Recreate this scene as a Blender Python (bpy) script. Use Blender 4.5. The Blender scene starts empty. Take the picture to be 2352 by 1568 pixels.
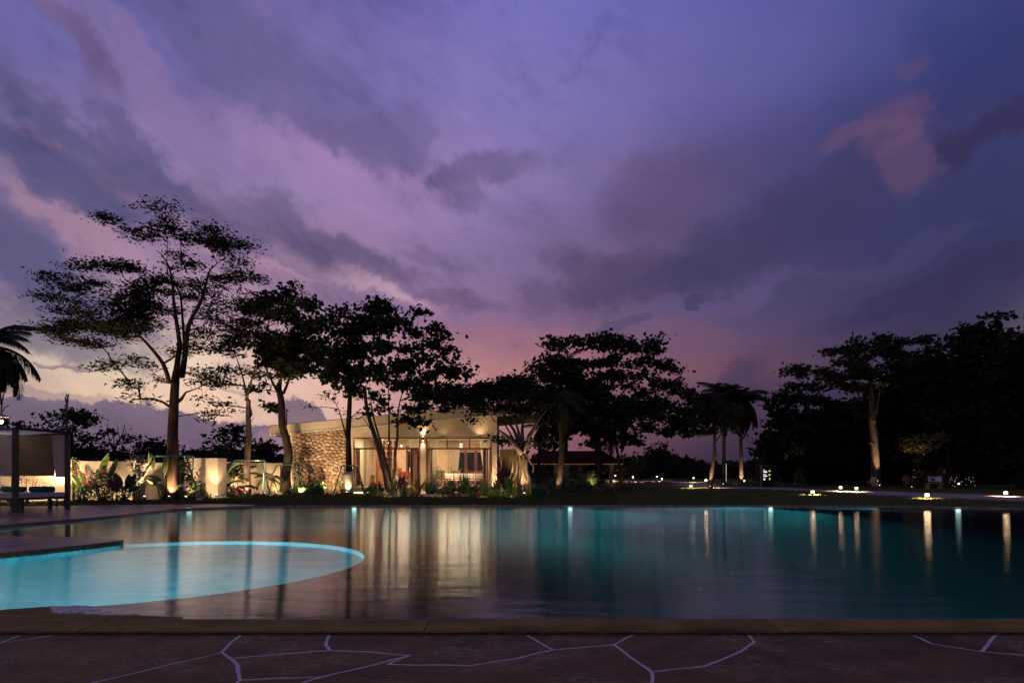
import bpy, bmesh, math, random
import numpy as np
from mathutils import Vector, Matrix, noise as mnoise
S = bpy.context.scene
COL = S.collection
R = math.radians
# ---------------------------------------------------------------- camera
CAMZ, FPX, CX, HY = 1.1, 1437.5, 1176.0, 1087.2      # eye height, focal length / centre / horizon in a 2352 px wide view
cam = bpy.data.objects.new('camera', bpy.data.cameras.new('camera'))
COL.objects.link(cam)
cam.location = (0, 0, CAMZ); cam.rotation_euler = (R(90), 0, 0)
cam.data.sensor_width = 36; cam.data.lens = FPX/2352*36; cam.data.shift_y = (HY-784)/2352
cam.data.clip_start = 0.05; cam.data.clip_end = 3000
S.camera = cam
# ---------------------------------------------------------------- render / exposure
S.view_settings.view_transform = 'Standard'; S.view_settings.look = 'None'
S.view_settings.exposure = 0; S.view_settings.gamma = 1; S.view_settings.use_curve_mapping = False
S.render.engine = 'CYCLES'
cy = S.cycles
cy.use_denoising = True
cy.max_bounces = 7; cy.diffuse_bounces = 3; cy.glossy_bounces = 3; cy.transmission_bounces = 5; cy.transparent_max_bounces = 8
cy.caustics_reflective = False; cy.caustics_refractive = False
cy.sample_clamp_indirect = 2.0; cy.sample_clamp_direct = 0
cy.use_light_tree = True
cy.use_adaptive_sampling = True; cy.adaptive_threshold = 0.02

def lin(c):
    return tuple(((v/255)/12.92 if v/255 <= .04045 else (((v/255)+.055)/1.055)**2.4) for v in c)
def W(px, py, Y):                                   # point at distance Y seen at px,py
    return Vector(((px-CX)/FPX*Y, Y, CAMZ-(py-HY)/FPX*Y))
def G(px, py, z=0.0):                               # point of the plane z seen at px,py
    Y = (CAMZ-z)*FPX/(py-HY)
    return Vector(((px-CX)/FPX*Y, Y, z))
def AE(px, py):
    x = (px-CX)/FPX; z = (HY-py)/FPX
    return math.atan(x), math.atan(z/math.hypot(1, x))

# ---------------------------------------------------------------- world: dusk sky
class NG:
    def __init__(s, tree): s.t = tree
    def n(s, typ, **kw):
        nd = s.t.nodes.new(typ)
        for k, v in kw.items(): setattr(nd, k, v)
        return nd
    def link(s, a, b): s.t.links.new(a, b)
    def math(s, op, a, b=None, c=None, clamp=False):
        nd = s.n('ShaderNodeMath', operation=op); nd.use_clamp = clamp
        for i, v in enumerate((a, b, c)):
            if v is None: continue
            if isinstance(v, (int, float)): nd.inputs[i].default_value = v
            else: s.link(v, nd.inputs[i])
        return nd.outputs[0]
    def vmath(s, op, a, b):
        nd = s.n('ShaderNodeVectorMath', operation=op)
        for i, v in enumerate((a, b)):
            if isinstance(v, tuple): nd.inputs[i].default_value = v
            else: s.link(v, nd.inputs[i])
        return nd.outputs[0]
    def mix(s, f, a, b, bt='MIX'):
        nd = s.n('ShaderNodeMix', data_type='RGBA', blend_type=bt)
        for i, v in ((0, f), (6, a), (7, b)):
            if isinstance(v, (int, float)): nd.inputs[i].default_value = v
            elif isinstance(v, tuple): nd.inputs[i].default_value = (*v[:3], 1)
            else: s.link(v, nd.inputs[i])
        return nd.outputs[2]
    def noise(s, vec, scale, detail=4, rough=.55, dist=0., out=0):
        nd = s.n('ShaderNodeTexNoise'); nd.inputs['Scale'].default_value = scale
        nd.inputs['Detail'].default_value = detail; nd.inputs['Roughness'].default_value = rough
        nd.inputs['Distortion'].default_value = dist
        if vec is not None: s.link(vec, nd.inputs['Vector'])
        return nd.outputs[out]
    def ss(s, v, a, b):
        nd = s.n('ShaderNodeMapRange', interpolation_type='SMOOTHSTEP')
        s.link(v, nd.inputs[0]); nd.inputs[1].default_value = a; nd.inputs[2].default_value = b
        return nd.outputs[0]

world = bpy.data.worlds.new('World'); S.world = world; world.use_nodes = True
wt = world.node_tree; wt.nodes.clear(); g = NG(wt)
tc = g.n('ShaderNodeTexCoord'); dirv = tc.outputs['Generated']
sx = g.n('ShaderNodeSeparateXYZ'); g.link(dirv, sx.inputs[0])
az = g.math('ARCTAN2', sx.outputs[0], sx.outputs[1])
el = g.math('ARCSINE', sx.outputs[2])
cv = g.n('ShaderNodeCombineXYZ'); g.link(az, cv.inputs[0]); g.link(el, cv.inputs[1])
ae = cv.outputs[0]
def stretch(ang, sxv, syv):
    m = g.n('ShaderNodeMapping', vector_type='TEXTURE'); m.inputs['Rotation'].default_value = (0, 0, R(ang))
    m.inputs['Scale'].default_value = (sxv, syv, 1); g.link(ae, m.inputs['Vector']); return m.outputs[0]
vL, vR = stretch(-28, 2.2, 1.0), stretch(22, 3.2, 1.1)
nL = g.noise(vL, 7.5, 7, .6); nR = g.noise(vR, 4.2, 6, .52)
side = g.ss(az, -.12, .22)
nf = g.math('ADD', g.math('MULTIPLY', nL, g.math('SUBTRACT', 1.0, side)), g.math('MULTIPLY', nR, side))   # streaky cloud noise 0..1
nc = g.math('SUBTRACT', nf, .5)
wn = g.noise(ae, 5.5, 5, .6, out=1); wv = g.vmath('MULTIPLY', g.vmath('SUBTRACT', wn, (.5, .5, .5)), (.20, .12, 0))
wv = g.vmath('ADD', wv, g.vmath('MULTIPLY', g.vmath('SUBTRACT', g.noise(ae, 20, 5, .65, out=1), (.5, .5, .5)), (.07, .05, 0)))
ws = g.noise(ae, 2.2, 2, .5, out=1); wsv = g.vmath('MULTIPLY', g.vmath('SUBTRACT', ws, (.5, .5, .5)), (.20, .10, 0))
aew = g.vmath('ADD', ae, wv)                        # strongly warped coordinates for cloud outlines
aeb = g.vmath('ADD', ae, wsv)                       # gently warped coordinates for the base colours
sb = g.n('ShaderNodeSeparateXYZ'); g.link(aeb, sb.inputs[0])
cols_x = [0, 300, 600, 900, 1200, 1500, 1800, 2100, 2352]
rows = [(-20, [(88,82,128),(92,84,138),(96,88,146),(106,98,168),(112,108,180),(98,94,170),(84,84,154),(66,74,140),(66,74,148)]),
 (230, [(98,94,160),(112,104,165),(118,102,160),(116,104,166),(122,112,176),(104,98,162),(82,80,144),(58,66,126),(46,54,104)]),
 (440, [(104,94,146),(122,104,156),(142,118,170),(146,120,170),(128,112,168),(98,84,134),(66,62,112),(54,56,108),(46,50,98)]),
 (600, [(104,90,132),(146,118,150),(152,122,154),(132,108,152),(122,100,146),(92,76,116),(60,54,94),(50,52,98),(42,48,92)]),
 (740, [(112,98,132),(160,132,155),(172,136,158),(138,106,142),(126,94,128),(98,76,110),(70,60,98),(54,50,90),(42,42,82)]),
 (845, [(198,178,164),(228,204,178),(226,194,174),(204,150,148),(164,104,106),(114,76,96),(80,58,84),(58,48,80),(44,40,74)]),
 (940, [(178,150,142),(228,196,166),(224,188,166),(205,152,150),(140,90,102),(80,57,82),(56,44,74),(46,38,66),(40,36,66)]),
 (1080,[(150,120,130),(190,152,145),(185,145,145),(190,122,128),(136,84,98),(58,44,72),(44,36,62),(40,36,62),(36,32,58)])]
azn = g.math('MULTIPLY_ADD', sb.outputs[0], 1/(2*math.pi), .5)
ramps = []
for py, cs in rows:
    rp = g.n('ShaderNodeValToRGB'); rp.color_ramp.interpolation = 'B_SPLINE'
    e = rp.color_ramp.elements
    back = tuple((a+b)/2 for a, b in zip(lin(cs[0]), lin(cs[-1])))
    st = [(0.0, back)] + [(.5+AE(x, py)[0]/(2*math.pi), lin(c)) for x, c in zip(cols_x, cs)] + [(1.0, back)]
    while len(e) < len(st): e.new(.5)
    for k, (p, c) in enumerate(st): e[k].position = p; e[k].color = (*c, 1)
    g.link(azn, rp.inputs[0]); ramps.append((AE(1176, py)[1], rp.outputs[0]))
ramps = ramps[::-1]
base = ramps[0][1]
for (e0, _), (e1, c1) in zip(ramps, ramps[1:]):
    base = g.mix(g.ss(sb.outputs[1], e0, e1), base, c1)
# streaky modulation everywhere
base = g.mix(g.ss(nc, -.02, .22), base, g.mix(1.0, base, (.74, .74, .82), 'MULTIPLY'))
base = g.mix(g.ss(nc, -.05, -.26), base, g.mix(1.0, base, (1.22, 1.10, 1.08), 'MULTIPLY'))
def cloud(col, px, py, rx, ry, ang, rgb, strength, amp=1.25, soft=.6, crisp=False):
    a0, e0 = AE(px, py); ca = math.cos(a0)
    m = g.n('ShaderNodeMapping', vector_type='TEXTURE')
    m.inputs['Location'].default_value = (a0, e0, 0); m.inputs['Rotation'].default_value = (0, 0, R(ang))
    m.inputs['Scale'].default_value = (rx/FPX*ca*1.35, ry/FPX*ca*1.35, 1)
    g.link(aec if crisp else aew, m.inputs['Vector'])
    gr = g.n('ShaderNodeTexGradient', gradient_type='SPHERICAL'); g.link(m.outputs[0], gr.inputs[0])
    gm = g.math('MULTIPLY', gr.outputs['Fac'], 4.0*amp, clamp=False); gm = g.math('MINIMUM', gm, amp)
    v = g.math('MULTIPLY_ADD', ncc if crisp else nc, gm, gr.outputs['Fac'])
    f = g.math('MULTIPLY', g.ss(v, .04, .04+soft), strength)
    return g.mix(f, col, lin(rgb))
nbil = g.noise(ae, 22, 6, .6); ncc = g.math('SUBTRACT', nbil, .5)
wc = g.vmath('MULTIPLY', g.vmath('SUBTRACT', g.noise(ae, 13, 6, .62, out=1), (.5, .5, .5)), (.10, .075, 0))
aec = g.vmath('ADD', ae, wc)
C = base
PINK = [(350,215,300,55,-28,(126,104,152),.55),(800,405,260,100,-20,(150,120,168),.6),(150,490,190,38,-25,(166,130,150),.6),
 (60,295,60,12,-5,(140,102,130),.7),(310,405,65,20,-12,(140,106,132),.8),(60,420,90,14,-15,(120,98,140),.5),(800,648,190,24,-18,(184,150,168),.9),(620,620,150,22,-24,(166,130,152),.75),
 (620,760,160,40,-10,(190,150,160),.5),(1965,325,95,24,2,(100,74,106),.5),(2055,310,80,60,10,(100,72,106),.5),(2095,395,60,80,-12,(100,72,104),.5),(2105,140,40,30,25,(84,68,110),.5),
 (1560,790,150,45,0,(112,78,102),.5),(1140,800,230,60,0,(152,100,116),.6),(1670,690,260,26,8,(84,72,118),.7),(1960,640,260,30,14,(66,62,102),.6)]
DARK = [(540,60,330,90,-12,(84,82,130),.65),(120,262,200,45,-25,(78,74,116),.75),(300,300,130,42,-38,(84,78,126),.75),(100,372,270,55,-18,(76,74,118),.8),
 (430,448,220,48,-28,(86,78,120),.8),(640,515,160,45,-25,(94,82,124),.7),(840,600,150,42,-18,(88,74,110),.85),(650,570,260,45,-15,(100,84,122),.6),
 (60,600,260,85,-25,(80,76,118),.85),(90,745,260,62,-5,(84,78,114),.75),(700,235,260,62,-15,(94,86,138),.6),(780,300,190,45,-10,(96,84,134),.65),
 (965,290,60,50,50,(102,90,140),.55),(1130,400,140,34,12,(98,86,130),.75),(1045,460,40,60,70,(100,86,130),.65),(180,118,130,35,-35,(104,82,124),.6),
 (1040,690,130,22,-5,(102,82,116),.7),(760,700,220,26,-14,(112,90,128),.55),(1350,110,80,20,40,(92,86,150),.45),(1480,640,280,55,6,(70,58,92),.7),(1750,545,360,90,16,(56,52,92),.7),
 (1510,440,150,90,10,(86,68,106),.55),(1340,605,120,36,-10,(82,66,102),.7),(1900,655,90,22,-12,(60,48,80),.7),(2300,285,170,34,30,(50,40,78),.75),
 (2140,680,280,36,16,(46,42,78),.6),(1690,860,90,55,35,(58,48,80),.65),(2250,120,220,80,-40,(44,54,108),.5),(1000,600,120,14,-10,(112,92,130),.5)]
for a in PINK[:8]+DARK: C = cloud(C, *a)
for a in PINK[8:]: C = cloud(C, *a)
for a in [(1607,697,16,12,0,(62,56,92),.8),(1430,740,60,12,20,(80,64,94),.6),(1700,700,40,12,0,(84,70,104),.5)]: C = cloud(C, *a, .6, .2, True)
for a in [(120,1000,330,62,0,(116,100,122),.95),(170,958,110,28,0,(112,96,120),.95),(350,985,120,36,-6,(112,94,120),.95),(470,1020,230,52,-3,(108,90,116),.95),
          (700,960,50,26,-30,(116,94,114),.95),(860,1010,200,40,0,(150,116,130),.6)]: C = cloud(C, *a, .85, .14, True)
for a in [(190,848,90,5,0,(128,108,124),.75),(60,905,160,12,-4,(150,122,130),.6),(520,880,70,6,-10,(170,135,140),.6)]: C = cloud(C, *a, .3, .4, True)
# fine mottling: altocumulus texture, stronger on the sunset side
lm = g.math('SUBTRACT', 1.0, g.math('MULTIPLY', g.ss(az, -.10, .40), .72))
nD = g.math('SUBTRACT', g.noise(stretch(-26, 2.0, 1.0), 11, 9, .66, .25), .5)
C = g.mix(g.math('MULTIPLY', g.ss(nD, -.01, .17), lm), C, g.mix(1.0, C, (.77, .76, .82), 'MULTIPLY'))
C = g.mix(g.math('MULTIPLY', g.ss(nD, -.01, -.19), lm), C, g.mix(1.0, C, (1.21, 1.10, 1.07), 'MULTIPLY'))
# a trace of physical twilight sky (sun 3 degrees under the horizon, to the left)
sky = g.n('ShaderNodeTexSky', sky_type='NISHITA'); sky.sun_disc = False
sky.sun_elevation = R(-3); sky.sun_rotation = R(-30)
hs = g.n('ShaderNodeHueSaturation'); hs.inputs['Saturation'].default_value = .97; g.link(C, hs.inputs['Color']); C = hs.outputs[0]
skys = g.mix(1.0, sky.outputs[0], (.05, .05, .05), 'MULTIPLY')
C = g.mix(1.0, C, skys, 'ADD')
bg = g.n('ShaderNodeBackground'); bg.inputs['Strength'].default_value = 1.07; g.link(C, bg.inputs[0])
wo = g.n('ShaderNodeOutputWorld'); g.link(bg.outputs[0], wo.inputs[0])
world.cycles.sampling_method = 'MANUAL'; world.cycles.sample_map_resolution = 512

# ---------------------------------------------------------------- object helpers
def tag(o, label=None, cat=None, group=None, kind=None):
    if label: o['label'] = label
    if cat: o['category'] = cat
    if group: o['group'] = group
    if kind: o['kind'] = kind
    return o
def empty(name, loc, label, cat, group=None, rz=0):
    o = bpy.data.objects.new(name, None); COL.objects.link(o)
    o.location = loc; o.rotation_euler = (0, 0, rz); o.empty_display_size = .2
    return tag(o, label, cat, group)
def link_mesh(name, me, mat, parent=None, loc=(0, 0, 0)):
    o = bpy.data.objects.new(name, me); COL.objects.link(o); o.location = loc
    if mat is not None and not me.materials: me.materials.append(mat)
    if parent: o.parent = parent
    return o
def copy_tree(o, parent=None):
    c = o.copy(); COL.objects.link(c); c.parent = parent
    for ch in o.children: copy_tree(ch, c)
    return c
def basis(d):
    d = Vector(d).normalized(); u = d.cross(Vector((0, 0, 1)))
    if u.length < .05: u = Vector((1, 0, 0))
    u.normalize(); return u, d.cross(u).normalized()
class MB:
    def __init__(s): s.v = []; s.f = []; s.sm = False
    def add(s, vs, fs):
        k = len(s.v); s.v += [tuple(v) for v in vs]; s.f += [tuple(i+k for i in f) for f in fs]; return s
    def box(s, c, d, rz=0, M=None):
        x, y, z = d[0]/2, d[1]/2, d[2]/2
        vs = [Vector((a*x, b*y, e*z)) for e in (-1, 1) for b in (-1, 1) for a in (-1, 1)]
        m = M or Matrix.Rotation(rz, 3, 'Z')
        return s.add([m @ v + Vector(c) for v in vs], [(0,2,3,1),(4,5,7,6),(0,1,5,4),(2,6,7,3),(0,4,6,2),(1,3,7,5)])
    def bar(s, p, q, w, h=None):
        p, q = Vector(p), Vector(q); u, v = basis(q-p); h = h or w
        vs = [e + u*a*w/2 + v*b*h/2 for e in (p, q) for a, b in ((-1,-1),(1,-1),(1,1),(-1,1))]
        return s.add(vs, [(0,3,2,1),(4,5,6,7),(0,1,5,4),(1,2,6,5),(2,3,7,6),(3,0,4,7)])
    def tube(s, pts, rad, n=8, cap=True, flut=0, seed=0):
        pts = [Vector(p) for p in pts]; m = len(pts)
        if not hasattr(rad, '__len__'): rad = [rad]*m
        vs = []; u = None
        for i, p in enumerate(pts):
            d = (pts[min(i+1, m-1)]-pts[max(i-1, 0)])
            if u is None: u, v = basis(d)
            else:
                d.normalize(); u = (u - d*u.dot(d))
                u = u.normalized() if u.length > 1e-4 else basis(d)[0]
                v = d.cross(u)
            for k in range(n):
                a = 2*math.pi*k/n; r = rad[i]
                if flut: r *= 1+flut*math.sin(a*3+seed+i*.3)+flut*.6*math.sin(a*5+seed*2-i*.4)
                vs.append(p + (u*math.cos(a)+v*math.sin(a))*r)
        fs = [(i*n+k, i*n+(k+1) % n, (i+1)*n+(k+1) % n, (i+1)*n+k) for i in range(m-1) for k in range(n)]
        if cap: fs += [tuple(range(n))[::-1], tuple((m-1)*n+k for k in range(n))]
        return s.add(vs, fs)
    def lathe(s, c, prof, n=14):
        vs = [Vector(c)+Vector((r*math.cos(2*math.pi*k/n), r*math.sin(2*math.pi*k/n), z)) for r, z in prof for k in range(n)]
        m = len(prof)
        fs = [(i*n+k, i*n+(k+1) % n, (i+1)*n+(k+1) % n, (i+1)*n+k) for i in range(m-1) for k in range(n)]
        fs += [tuple(range(n))[::-1], tuple((m-1)*n+k for k in range(n))]
        return s.add(vs, fs)
    def blade(s, p, d, up, L, w, bend=.3, n=4, fold=0):
        p, d, up = Vector(p), Vector(d).normalized(), Vector(up)
        side = d.cross(up); side = side.normalized() if side.length > 1e-4 else Vector((1, 0, 0))
        vs = []; fs = []
        for i in range(n+1):
            t = i/n; c = p + d*L*t*(1-.15*bend*t) - Vector((0, 0, 1))*bend*L*t*t
            ww = w/2*(math.sin(math.pi*min(1, .18+t*.82))**.8) if i < n else w*.03
            vs += [c-side*ww, c+side*ww]
            if i: fs.append((2*i-2, 2*i-1, 2*i+1, 2*i))
        return s.add(vs, fs)
    def build(s, name, mat, parent=None, smooth=False, org=None):
        o0 = Vector(org) if org is not None else (Vector(parent.location) if parent is not None and parent.get('_abs') else Vector((0, 0, 0)))
        me = bpy.data.meshes.new(name)
        me.from_pydata([(v[0]-o0.x, v[1]-o0.y, v[2]-o0.z) for v in s.v], [], s.f); me.update()
        if smooth: me.polygons.foreach_set('use_smooth', [True]*len(me.polygons))
        return link_mesh(name, me, mat, parent, o0 if parent is None and org is not None else (0, 0, 0))
def aempty(name, loc, label, cat, group=None):       # children given in world coordinates
    o = empty(name, loc, label, cat, group); o['_abs'] = 1; return o
def sub(parent_obj, mb, name, mat, smooth=False):    # a part's own child, given in the frame of the thing
    me = mb.build(name, mat, None, smooth)
    me.parent = parent_obj; return me

# ---------------------------------------------------------------- materials
def mat(name, col, rough=.7, var=.15, scale=6, bump=0, bscale=None, spec=.3, metal=0, col2=None, coords='Object', detail=5, stretchv=None, trans=0, coat=0, fleck=None):
    m = bpy.data.materials.new(name); m.use_nodes = True; t = m.node_tree; q = NG(t)
    b = t.nodes['Principled BSDF']; b.inputs['Roughness'].default_value = rough
    b.inputs['Specular IOR Level'].default_value = spec; b.inputs['Metallic'].default_value = metal
    if coat: b.inputs['Coat Weight'].default_value = coat
    tcn = q.n('ShaderNodeTexCoord'); v = tcn.outputs[coords]
    if stretchv:
        mp = q.n('ShaderNodeMapping'); mp.inputs['Scale'].default_value = stretchv; q.link(v, mp.inputs[0]); v = mp.outputs[0]
    n1 = q.noise(v, scale, detail, .6)
    c2 = col2 or tuple(c*(1-var*1.6) for c in col)
    c1 = col if col2 else tuple(min(1, c*(1+var)) for c in col)
    cc_ = q.mix(q.ss(n1, .3, .7), c1, c2)
    if fleck:                                              # scattered lighter worn streaks
        mq = q.n('ShaderNodeMapping'); mq.inputs['Scale'].default_value = (1, 2.6, 1); mq.inputs['Rotation'].default_value = (0, 0, .35); q.link(tcn.outputs[coords], mq.inputs[0])
        f1 = q.math('MULTIPLY', q.ss(q.noise(mq.outputs[0], 20, 8, .75), .50, .62), q.ss(q.noise(v, 1.7, 3, .6), .42, .62)); cc_ = q.mix(f1, cc_, fleck)
        cc_ = q.mix(q.math('MULTIPLY', q.ss(q.noise(v, 1.1, 4, .6), .5, .72), .6), cc_, tuple(x*.35 for x in c2))
    q.link(cc_, b.inputs['Base Color'])
    if bump:
        bn = q.n('ShaderNodeBump'); bn.inputs['Strength'].default_value = bump; bn.inputs['Distance'].default_value = .02
        q.link(q.noise(v, bscale or scale*4, 4, .6), bn.inputs['Height']); q.link(bn.outputs[0], b.inputs['Normal'])
    return m
def leafmat(name, col, col2, trans=.25, rough=.55):
    m = bpy.data.materials.new(name); m.use_nodes = True; t = m.node_tree; q = NG(t); t.nodes.clear()
    tcn = q.n('ShaderNodeTexCoord'); n1 = q.noise(tcn.outputs['Object'], 3.0, 3, .6)
    c = q.mix(q.ss(n1, .35, .65), col, col2)
    d = q.n('ShaderNodeBsdfPrincipled'); q.link(c, d.inputs['Base Color']); d.inputs['Roughness'].default_value = rough; d.inputs['Specular IOR Level'].default_value = .25
    tr = q.n('ShaderNodeBsdfTranslucent'); q.link(c, tr.inputs[0])
    mx = q.n('ShaderNodeMixShader'); mx.inputs[0].default_value = trans; q.link(d.outputs[0], mx.inputs[1]); q.link(tr.outputs[0], mx.inputs[2])
    o = q.n('ShaderNodeOutputMaterial'); q.link(mx.outputs[0], o.inputs[0]); return m
def emat(name, col, strength, through=False):
    m = bpy.data.materials.new(name); m.use_nodes = True; t = m.node_tree; q = NG(t); t.nodes.clear()
    e = q.n('ShaderNodeEmission'); e.inputs[0].default_value = (*col, 1); e.inputs[1].default_value = strength
    o = q.n('ShaderNodeOutputMaterial')
    if through:
        tr = q.n('ShaderNodeBsdfTransparent'); a = q.n('ShaderNodeAddShader'); q.link(e.outputs[0], a.inputs[0]); q.link(tr.outputs[0], a.inputs[1]); q.link(a.outputs[0], o.inputs[0])
    else: q.link(e.outputs[0], o.inputs[0])
    m.cycles.emission_sampling = 'NONE' if strength < 3 else 'AUTO'
    return m
def glassmat(name, tint=(.9, .95, .93), refl=1.0):
    m = bpy.data.materials.new(name); m.use_nodes = True; t = m.node_tree; q = NG(t); t.nodes.clear()
    tr = q.n('ShaderNodeBsdfTransparent'); tr.inputs[0].default_value = (*tint, 1)
    gl = q.n('ShaderNodeBsdfGlossy'); gl.inputs['Roughness'].default_value = .02
    fr = q.n('ShaderNodeFresnel'); fr.inputs[0].default_value = 1.5
    mx = q.n('ShaderNodeMixShader'); q.link(fr.outputs[0], mx.inputs[0]); q.link(tr.outputs[0], mx.inputs[1]); q.link(gl.outputs[0], mx.inputs[2])
    o = q.n('ShaderNodeOutputMaterial'); q.link(mx.outputs[0], o.inputs[0]); return m
def light(kind, loc, energy, col, parent=None, size=.05, direction=None, angle=60, blend=.8, shape=None, sy=None):
    l = bpy.data.lights.new('lamp_light', kind); l.energy = energy; l.color = col
    if kind == 'AREA':
        l.size = size
        if sy: l.shape = 'RECTANGLE'; l.size_y = sy
    else: l.shadow_soft_size = size
    if kind == 'SPOT': l.spot_size = R(angle); l.spot_blend = blend
    o = bpy.data.objects.new('lamp_light', l); COL.objects.link(o); o.location = loc
    if direction is not None: o.rotation_euler = Vector(direction).to_track_quat('-Z', 'Y').to_euler()
    if parent is not None:
        o.parent = parent
        if parent.get('_abs'): o.location = Vector(loc)-Vector(parent.location)
    return o
WARM = (1, .62, .30); WARM2 = (1, .66, .39); CYAN = (.45, .93, 1.0)
# ---------------------------------------------------------------- ground, pool, decks
M_lawn = mat('lawn', (.065, .085, .012), .95, .3, 1.1, .8, 40, .05, col2=(.10, .10, .02))
M_paving = mat('wet_brown_paving', (.42, .22, .14), .28, .3, 2.2, .35, 9, .4, col2=(.22, .11, .07))
M_deck = mat('brown_stamped_concrete', (.22, .118, .04), .6, .3, 3.2, .5, 26, .12, col2=(.13, .07, .02), detail=9, fleck=(.42, .28, .15))
M_grout = mat('pale_grout', (.78, .68, .56), .9, .2, 30, .6, 90)
M_curb = mat('ochre_curb_stone', (.37, .225, .065), .85, .3, 2.5, .45, 60, .1, col2=(.24, .15, .025), fleck=(.10, .08, .02))
M_curb2 = mat('brown_curb_stone', (.36, .215, .07), .85, .3, 2.0, .5, 50, .1, col2=(.22, .135, .028), fleck=(.12, .09, .03))
M_moss = mat('moss', (.10, .085, .012), .95, .4, 14, .9, 60, col2=(.045, .04, .01))
M_tile = mat('blue_pool_plaster', (.22, .50, .55), .6, .12, 4)
M_deep = mat('deep_pool_plaster', (.045, .34, .38), .6, 0, .35)
M_shelf = mat('shelf_pebble', (.13, .13, .14), .7, .3, 5)
_t = M_shelf.node_tree; _q = NG(_t); _b = _t.nodes['Principled BSDF']; _src = _b.inputs['Base Color'].links[0].from_socket
_tc = _q.n('ShaderNodeTexCoord'); _d = _q.n('ShaderNodeVectorMath', operation='DISTANCE'); _q.link(_tc.outputs['Object'], _d.inputs[0]); _d.inputs[1].default_value = (-4.65, 7.95, -.2)
_q.link(_q.mix(_q.ss(_q.math('ADD', _d.outputs['Value'], _q.noise(_tc.outputs['Object'], .8, 3)), 4.0, 7.6), _src, (.045, .34, .38)), _b.inputs['Base Color'])   # pebble beach runs out into plaster
M_ctile = mat('green_tile', (.26, .24, .07), .5, .3, 12, .2)
M_path = mat('concrete_path', (.36, .25, .21), .75, .2, .8, .4, 20)
M_dirt = mat('soil', (.06, .045, .03), .95, .3, 6, .8)

def loop(pts, step=.35):
    out = []
    n = len(pts)
    P = [Vector((p[0], p[1])) for p in pts]
    for i in range(n):                                    # Catmull-Rom through the points
        p0, p1, p2, p3 = P[i-1], P[i], P[(i+1) % n], P[(i+2) % n]
        k = max(1, int((p2-p1).length/step)); k = min(k, 24)
        for j in range(k):
            t = j/k
            out.append(.5*((2*p1)+(p2-p0)*t+(2*p0-5*p1+4*p2-p3)*t*t+(3*p1-p0-3*p2+p3)*t**3))
    return out
FAR = [(21, 4.80), (21.4, 9), (21, 14), (19, 18), (16.2, 19.8), (12, 21.2), (8, 21.45), (2, 21.45), (-4, 21.35), (-7.8, 21.1), (-9.3, 20.6), (-10.35, 19.4), (-10.5, 17.6), (-10.5, 16), (-10.65, 14.6), (-10.9, 13.2), (-11.2, 11), (-12, 8.5), (-12.5, 4.80)]
def crom(P, step=.35):
    P = [Vector((p[0], p[1])) for p in P]; out = []
    for i in range(len(P)-1):
        p0, p1, p2, p3 = P[max(i-1, 0)], P[i], P[i+1], P[min(i+2, len(P)-1)]
        k = max(1, min(24, int((p2-p1).length/step)))
        for j in range(k):
            t = j/k; out.append(.5*((2*p1)+(p2-p0)*t+(2*p0-5*p1+4*p2-p3)*t*t+(3*p1-p0-3*p2+p3)*t**3))
    out.append(P[-1]); return out
rim = crom(FAR)                                            # right end -> far side -> left end
NEARY = 4.76
pool = rim + [Vector((x, NEARY)) for x in np.linspace(-12.4, 20.9, 60)][1:-1]
hole = [Vector((21, -9))] + rim + [Vector((-12.5, -9))]
def fill(outlines, z, name, m, **kw):
    bm = bmesh.new(); es = []
    for ol in outlines:
        vs = [bm.verts.new((p[0], p[1], z)) for p in ol]
        es += [bm.edges.new((vs[i], vs[(i+1) % len(vs)])) for i in range(len(vs))]
    bmesh.ops.triangle_fill(bm, edges=es, use_beauty=True, use_dissolve=False)
    bmesh.ops.recalc_face_normals(bm, faces=bm.faces)
    if bm.faces and sum(f.normal.z*f.calc_area() for f in bm.faces) < 0: bmesh.ops.reverse_faces(bm, faces=bm.faces)
    me = bpy.data.meshes.new(name); bm.to_mesh(me); bm.free()
    return tag(link_mesh(name, me, m), **kw)
fill([[(-900, -60), (900, -60), (900, 1500), (-900, 1500)], hole], 0.0, 'lawn', M_lawn, kind='structure')
# walls of the basin
def ribbon(path, z0, z1, name, m, off=0, close=False, **kw):
    b = MB(); n = len(path)
    for i in range(n-(0 if close else 1)):
        p, q = path[i], path[(i+1) % n]
        b.add([(p[0], p[1], z0), (q[0], q[1], z0), (q[0], q[1], z1), (p[0], p[1], z1)], [(0, 1, 2, 3)])
    return tag(b.build(name, m), **kw)
ribbon(pool, -1.45, -.004, 'pool_wall', M_tile, close=True, kind='structure')
# floor: deep main pool, a shallow pebble shelf left of centre, the round wading pool sunk in it
KC, KR = Vector((-4.65, 7.95)), 2.68
shelf_out = loop([(-12.4, 4.78), (-3, 4.78), (0.6, 4.78), (1.3, 6.4), (.9, 9), (-.6, 11.6), (-3.2, 12.8), (-6.8, 12.9), (-11.3, 12.8)], .4)
kid = [KC+Vector((math.cos(a), math.sin(a)))*KR*(1+.012*math.sin(3*a)) for a in np.linspace(0, 2*math.pi, 96, endpoint=False)]
b = MB(); NR, NS = 16, 96                                   # pebble beach falling away from the wading pool to the deep floor
for i in range(NR+1):
    for k in range(NS):
        a = 2*math.pi*k/NS; r_ = KR*(1+.012*math.sin(3*a))+6.2*(i/NR)**1.4; u = max(0, min(1, (r_-KR-.5)/5.2)); zz = -.16-1.235*u*u*(3-2*u)
        b.v.append((KC.x+math.cos(a)*r_, KC.y+math.sin(a)*r_, zz))
        if i: b.f.append(((i-1)*NS+k, (i-1)*NS+(k+1) % NS, i*NS+(k+1) % NS, i*NS+k))
b.v = [v if v[1] > 4.5 else (v[0], 4.5-.001*i_, v[2]) for i_, v in enumerate(b.v)]
b.f = [f[::-1] for f in b.f]
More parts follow.
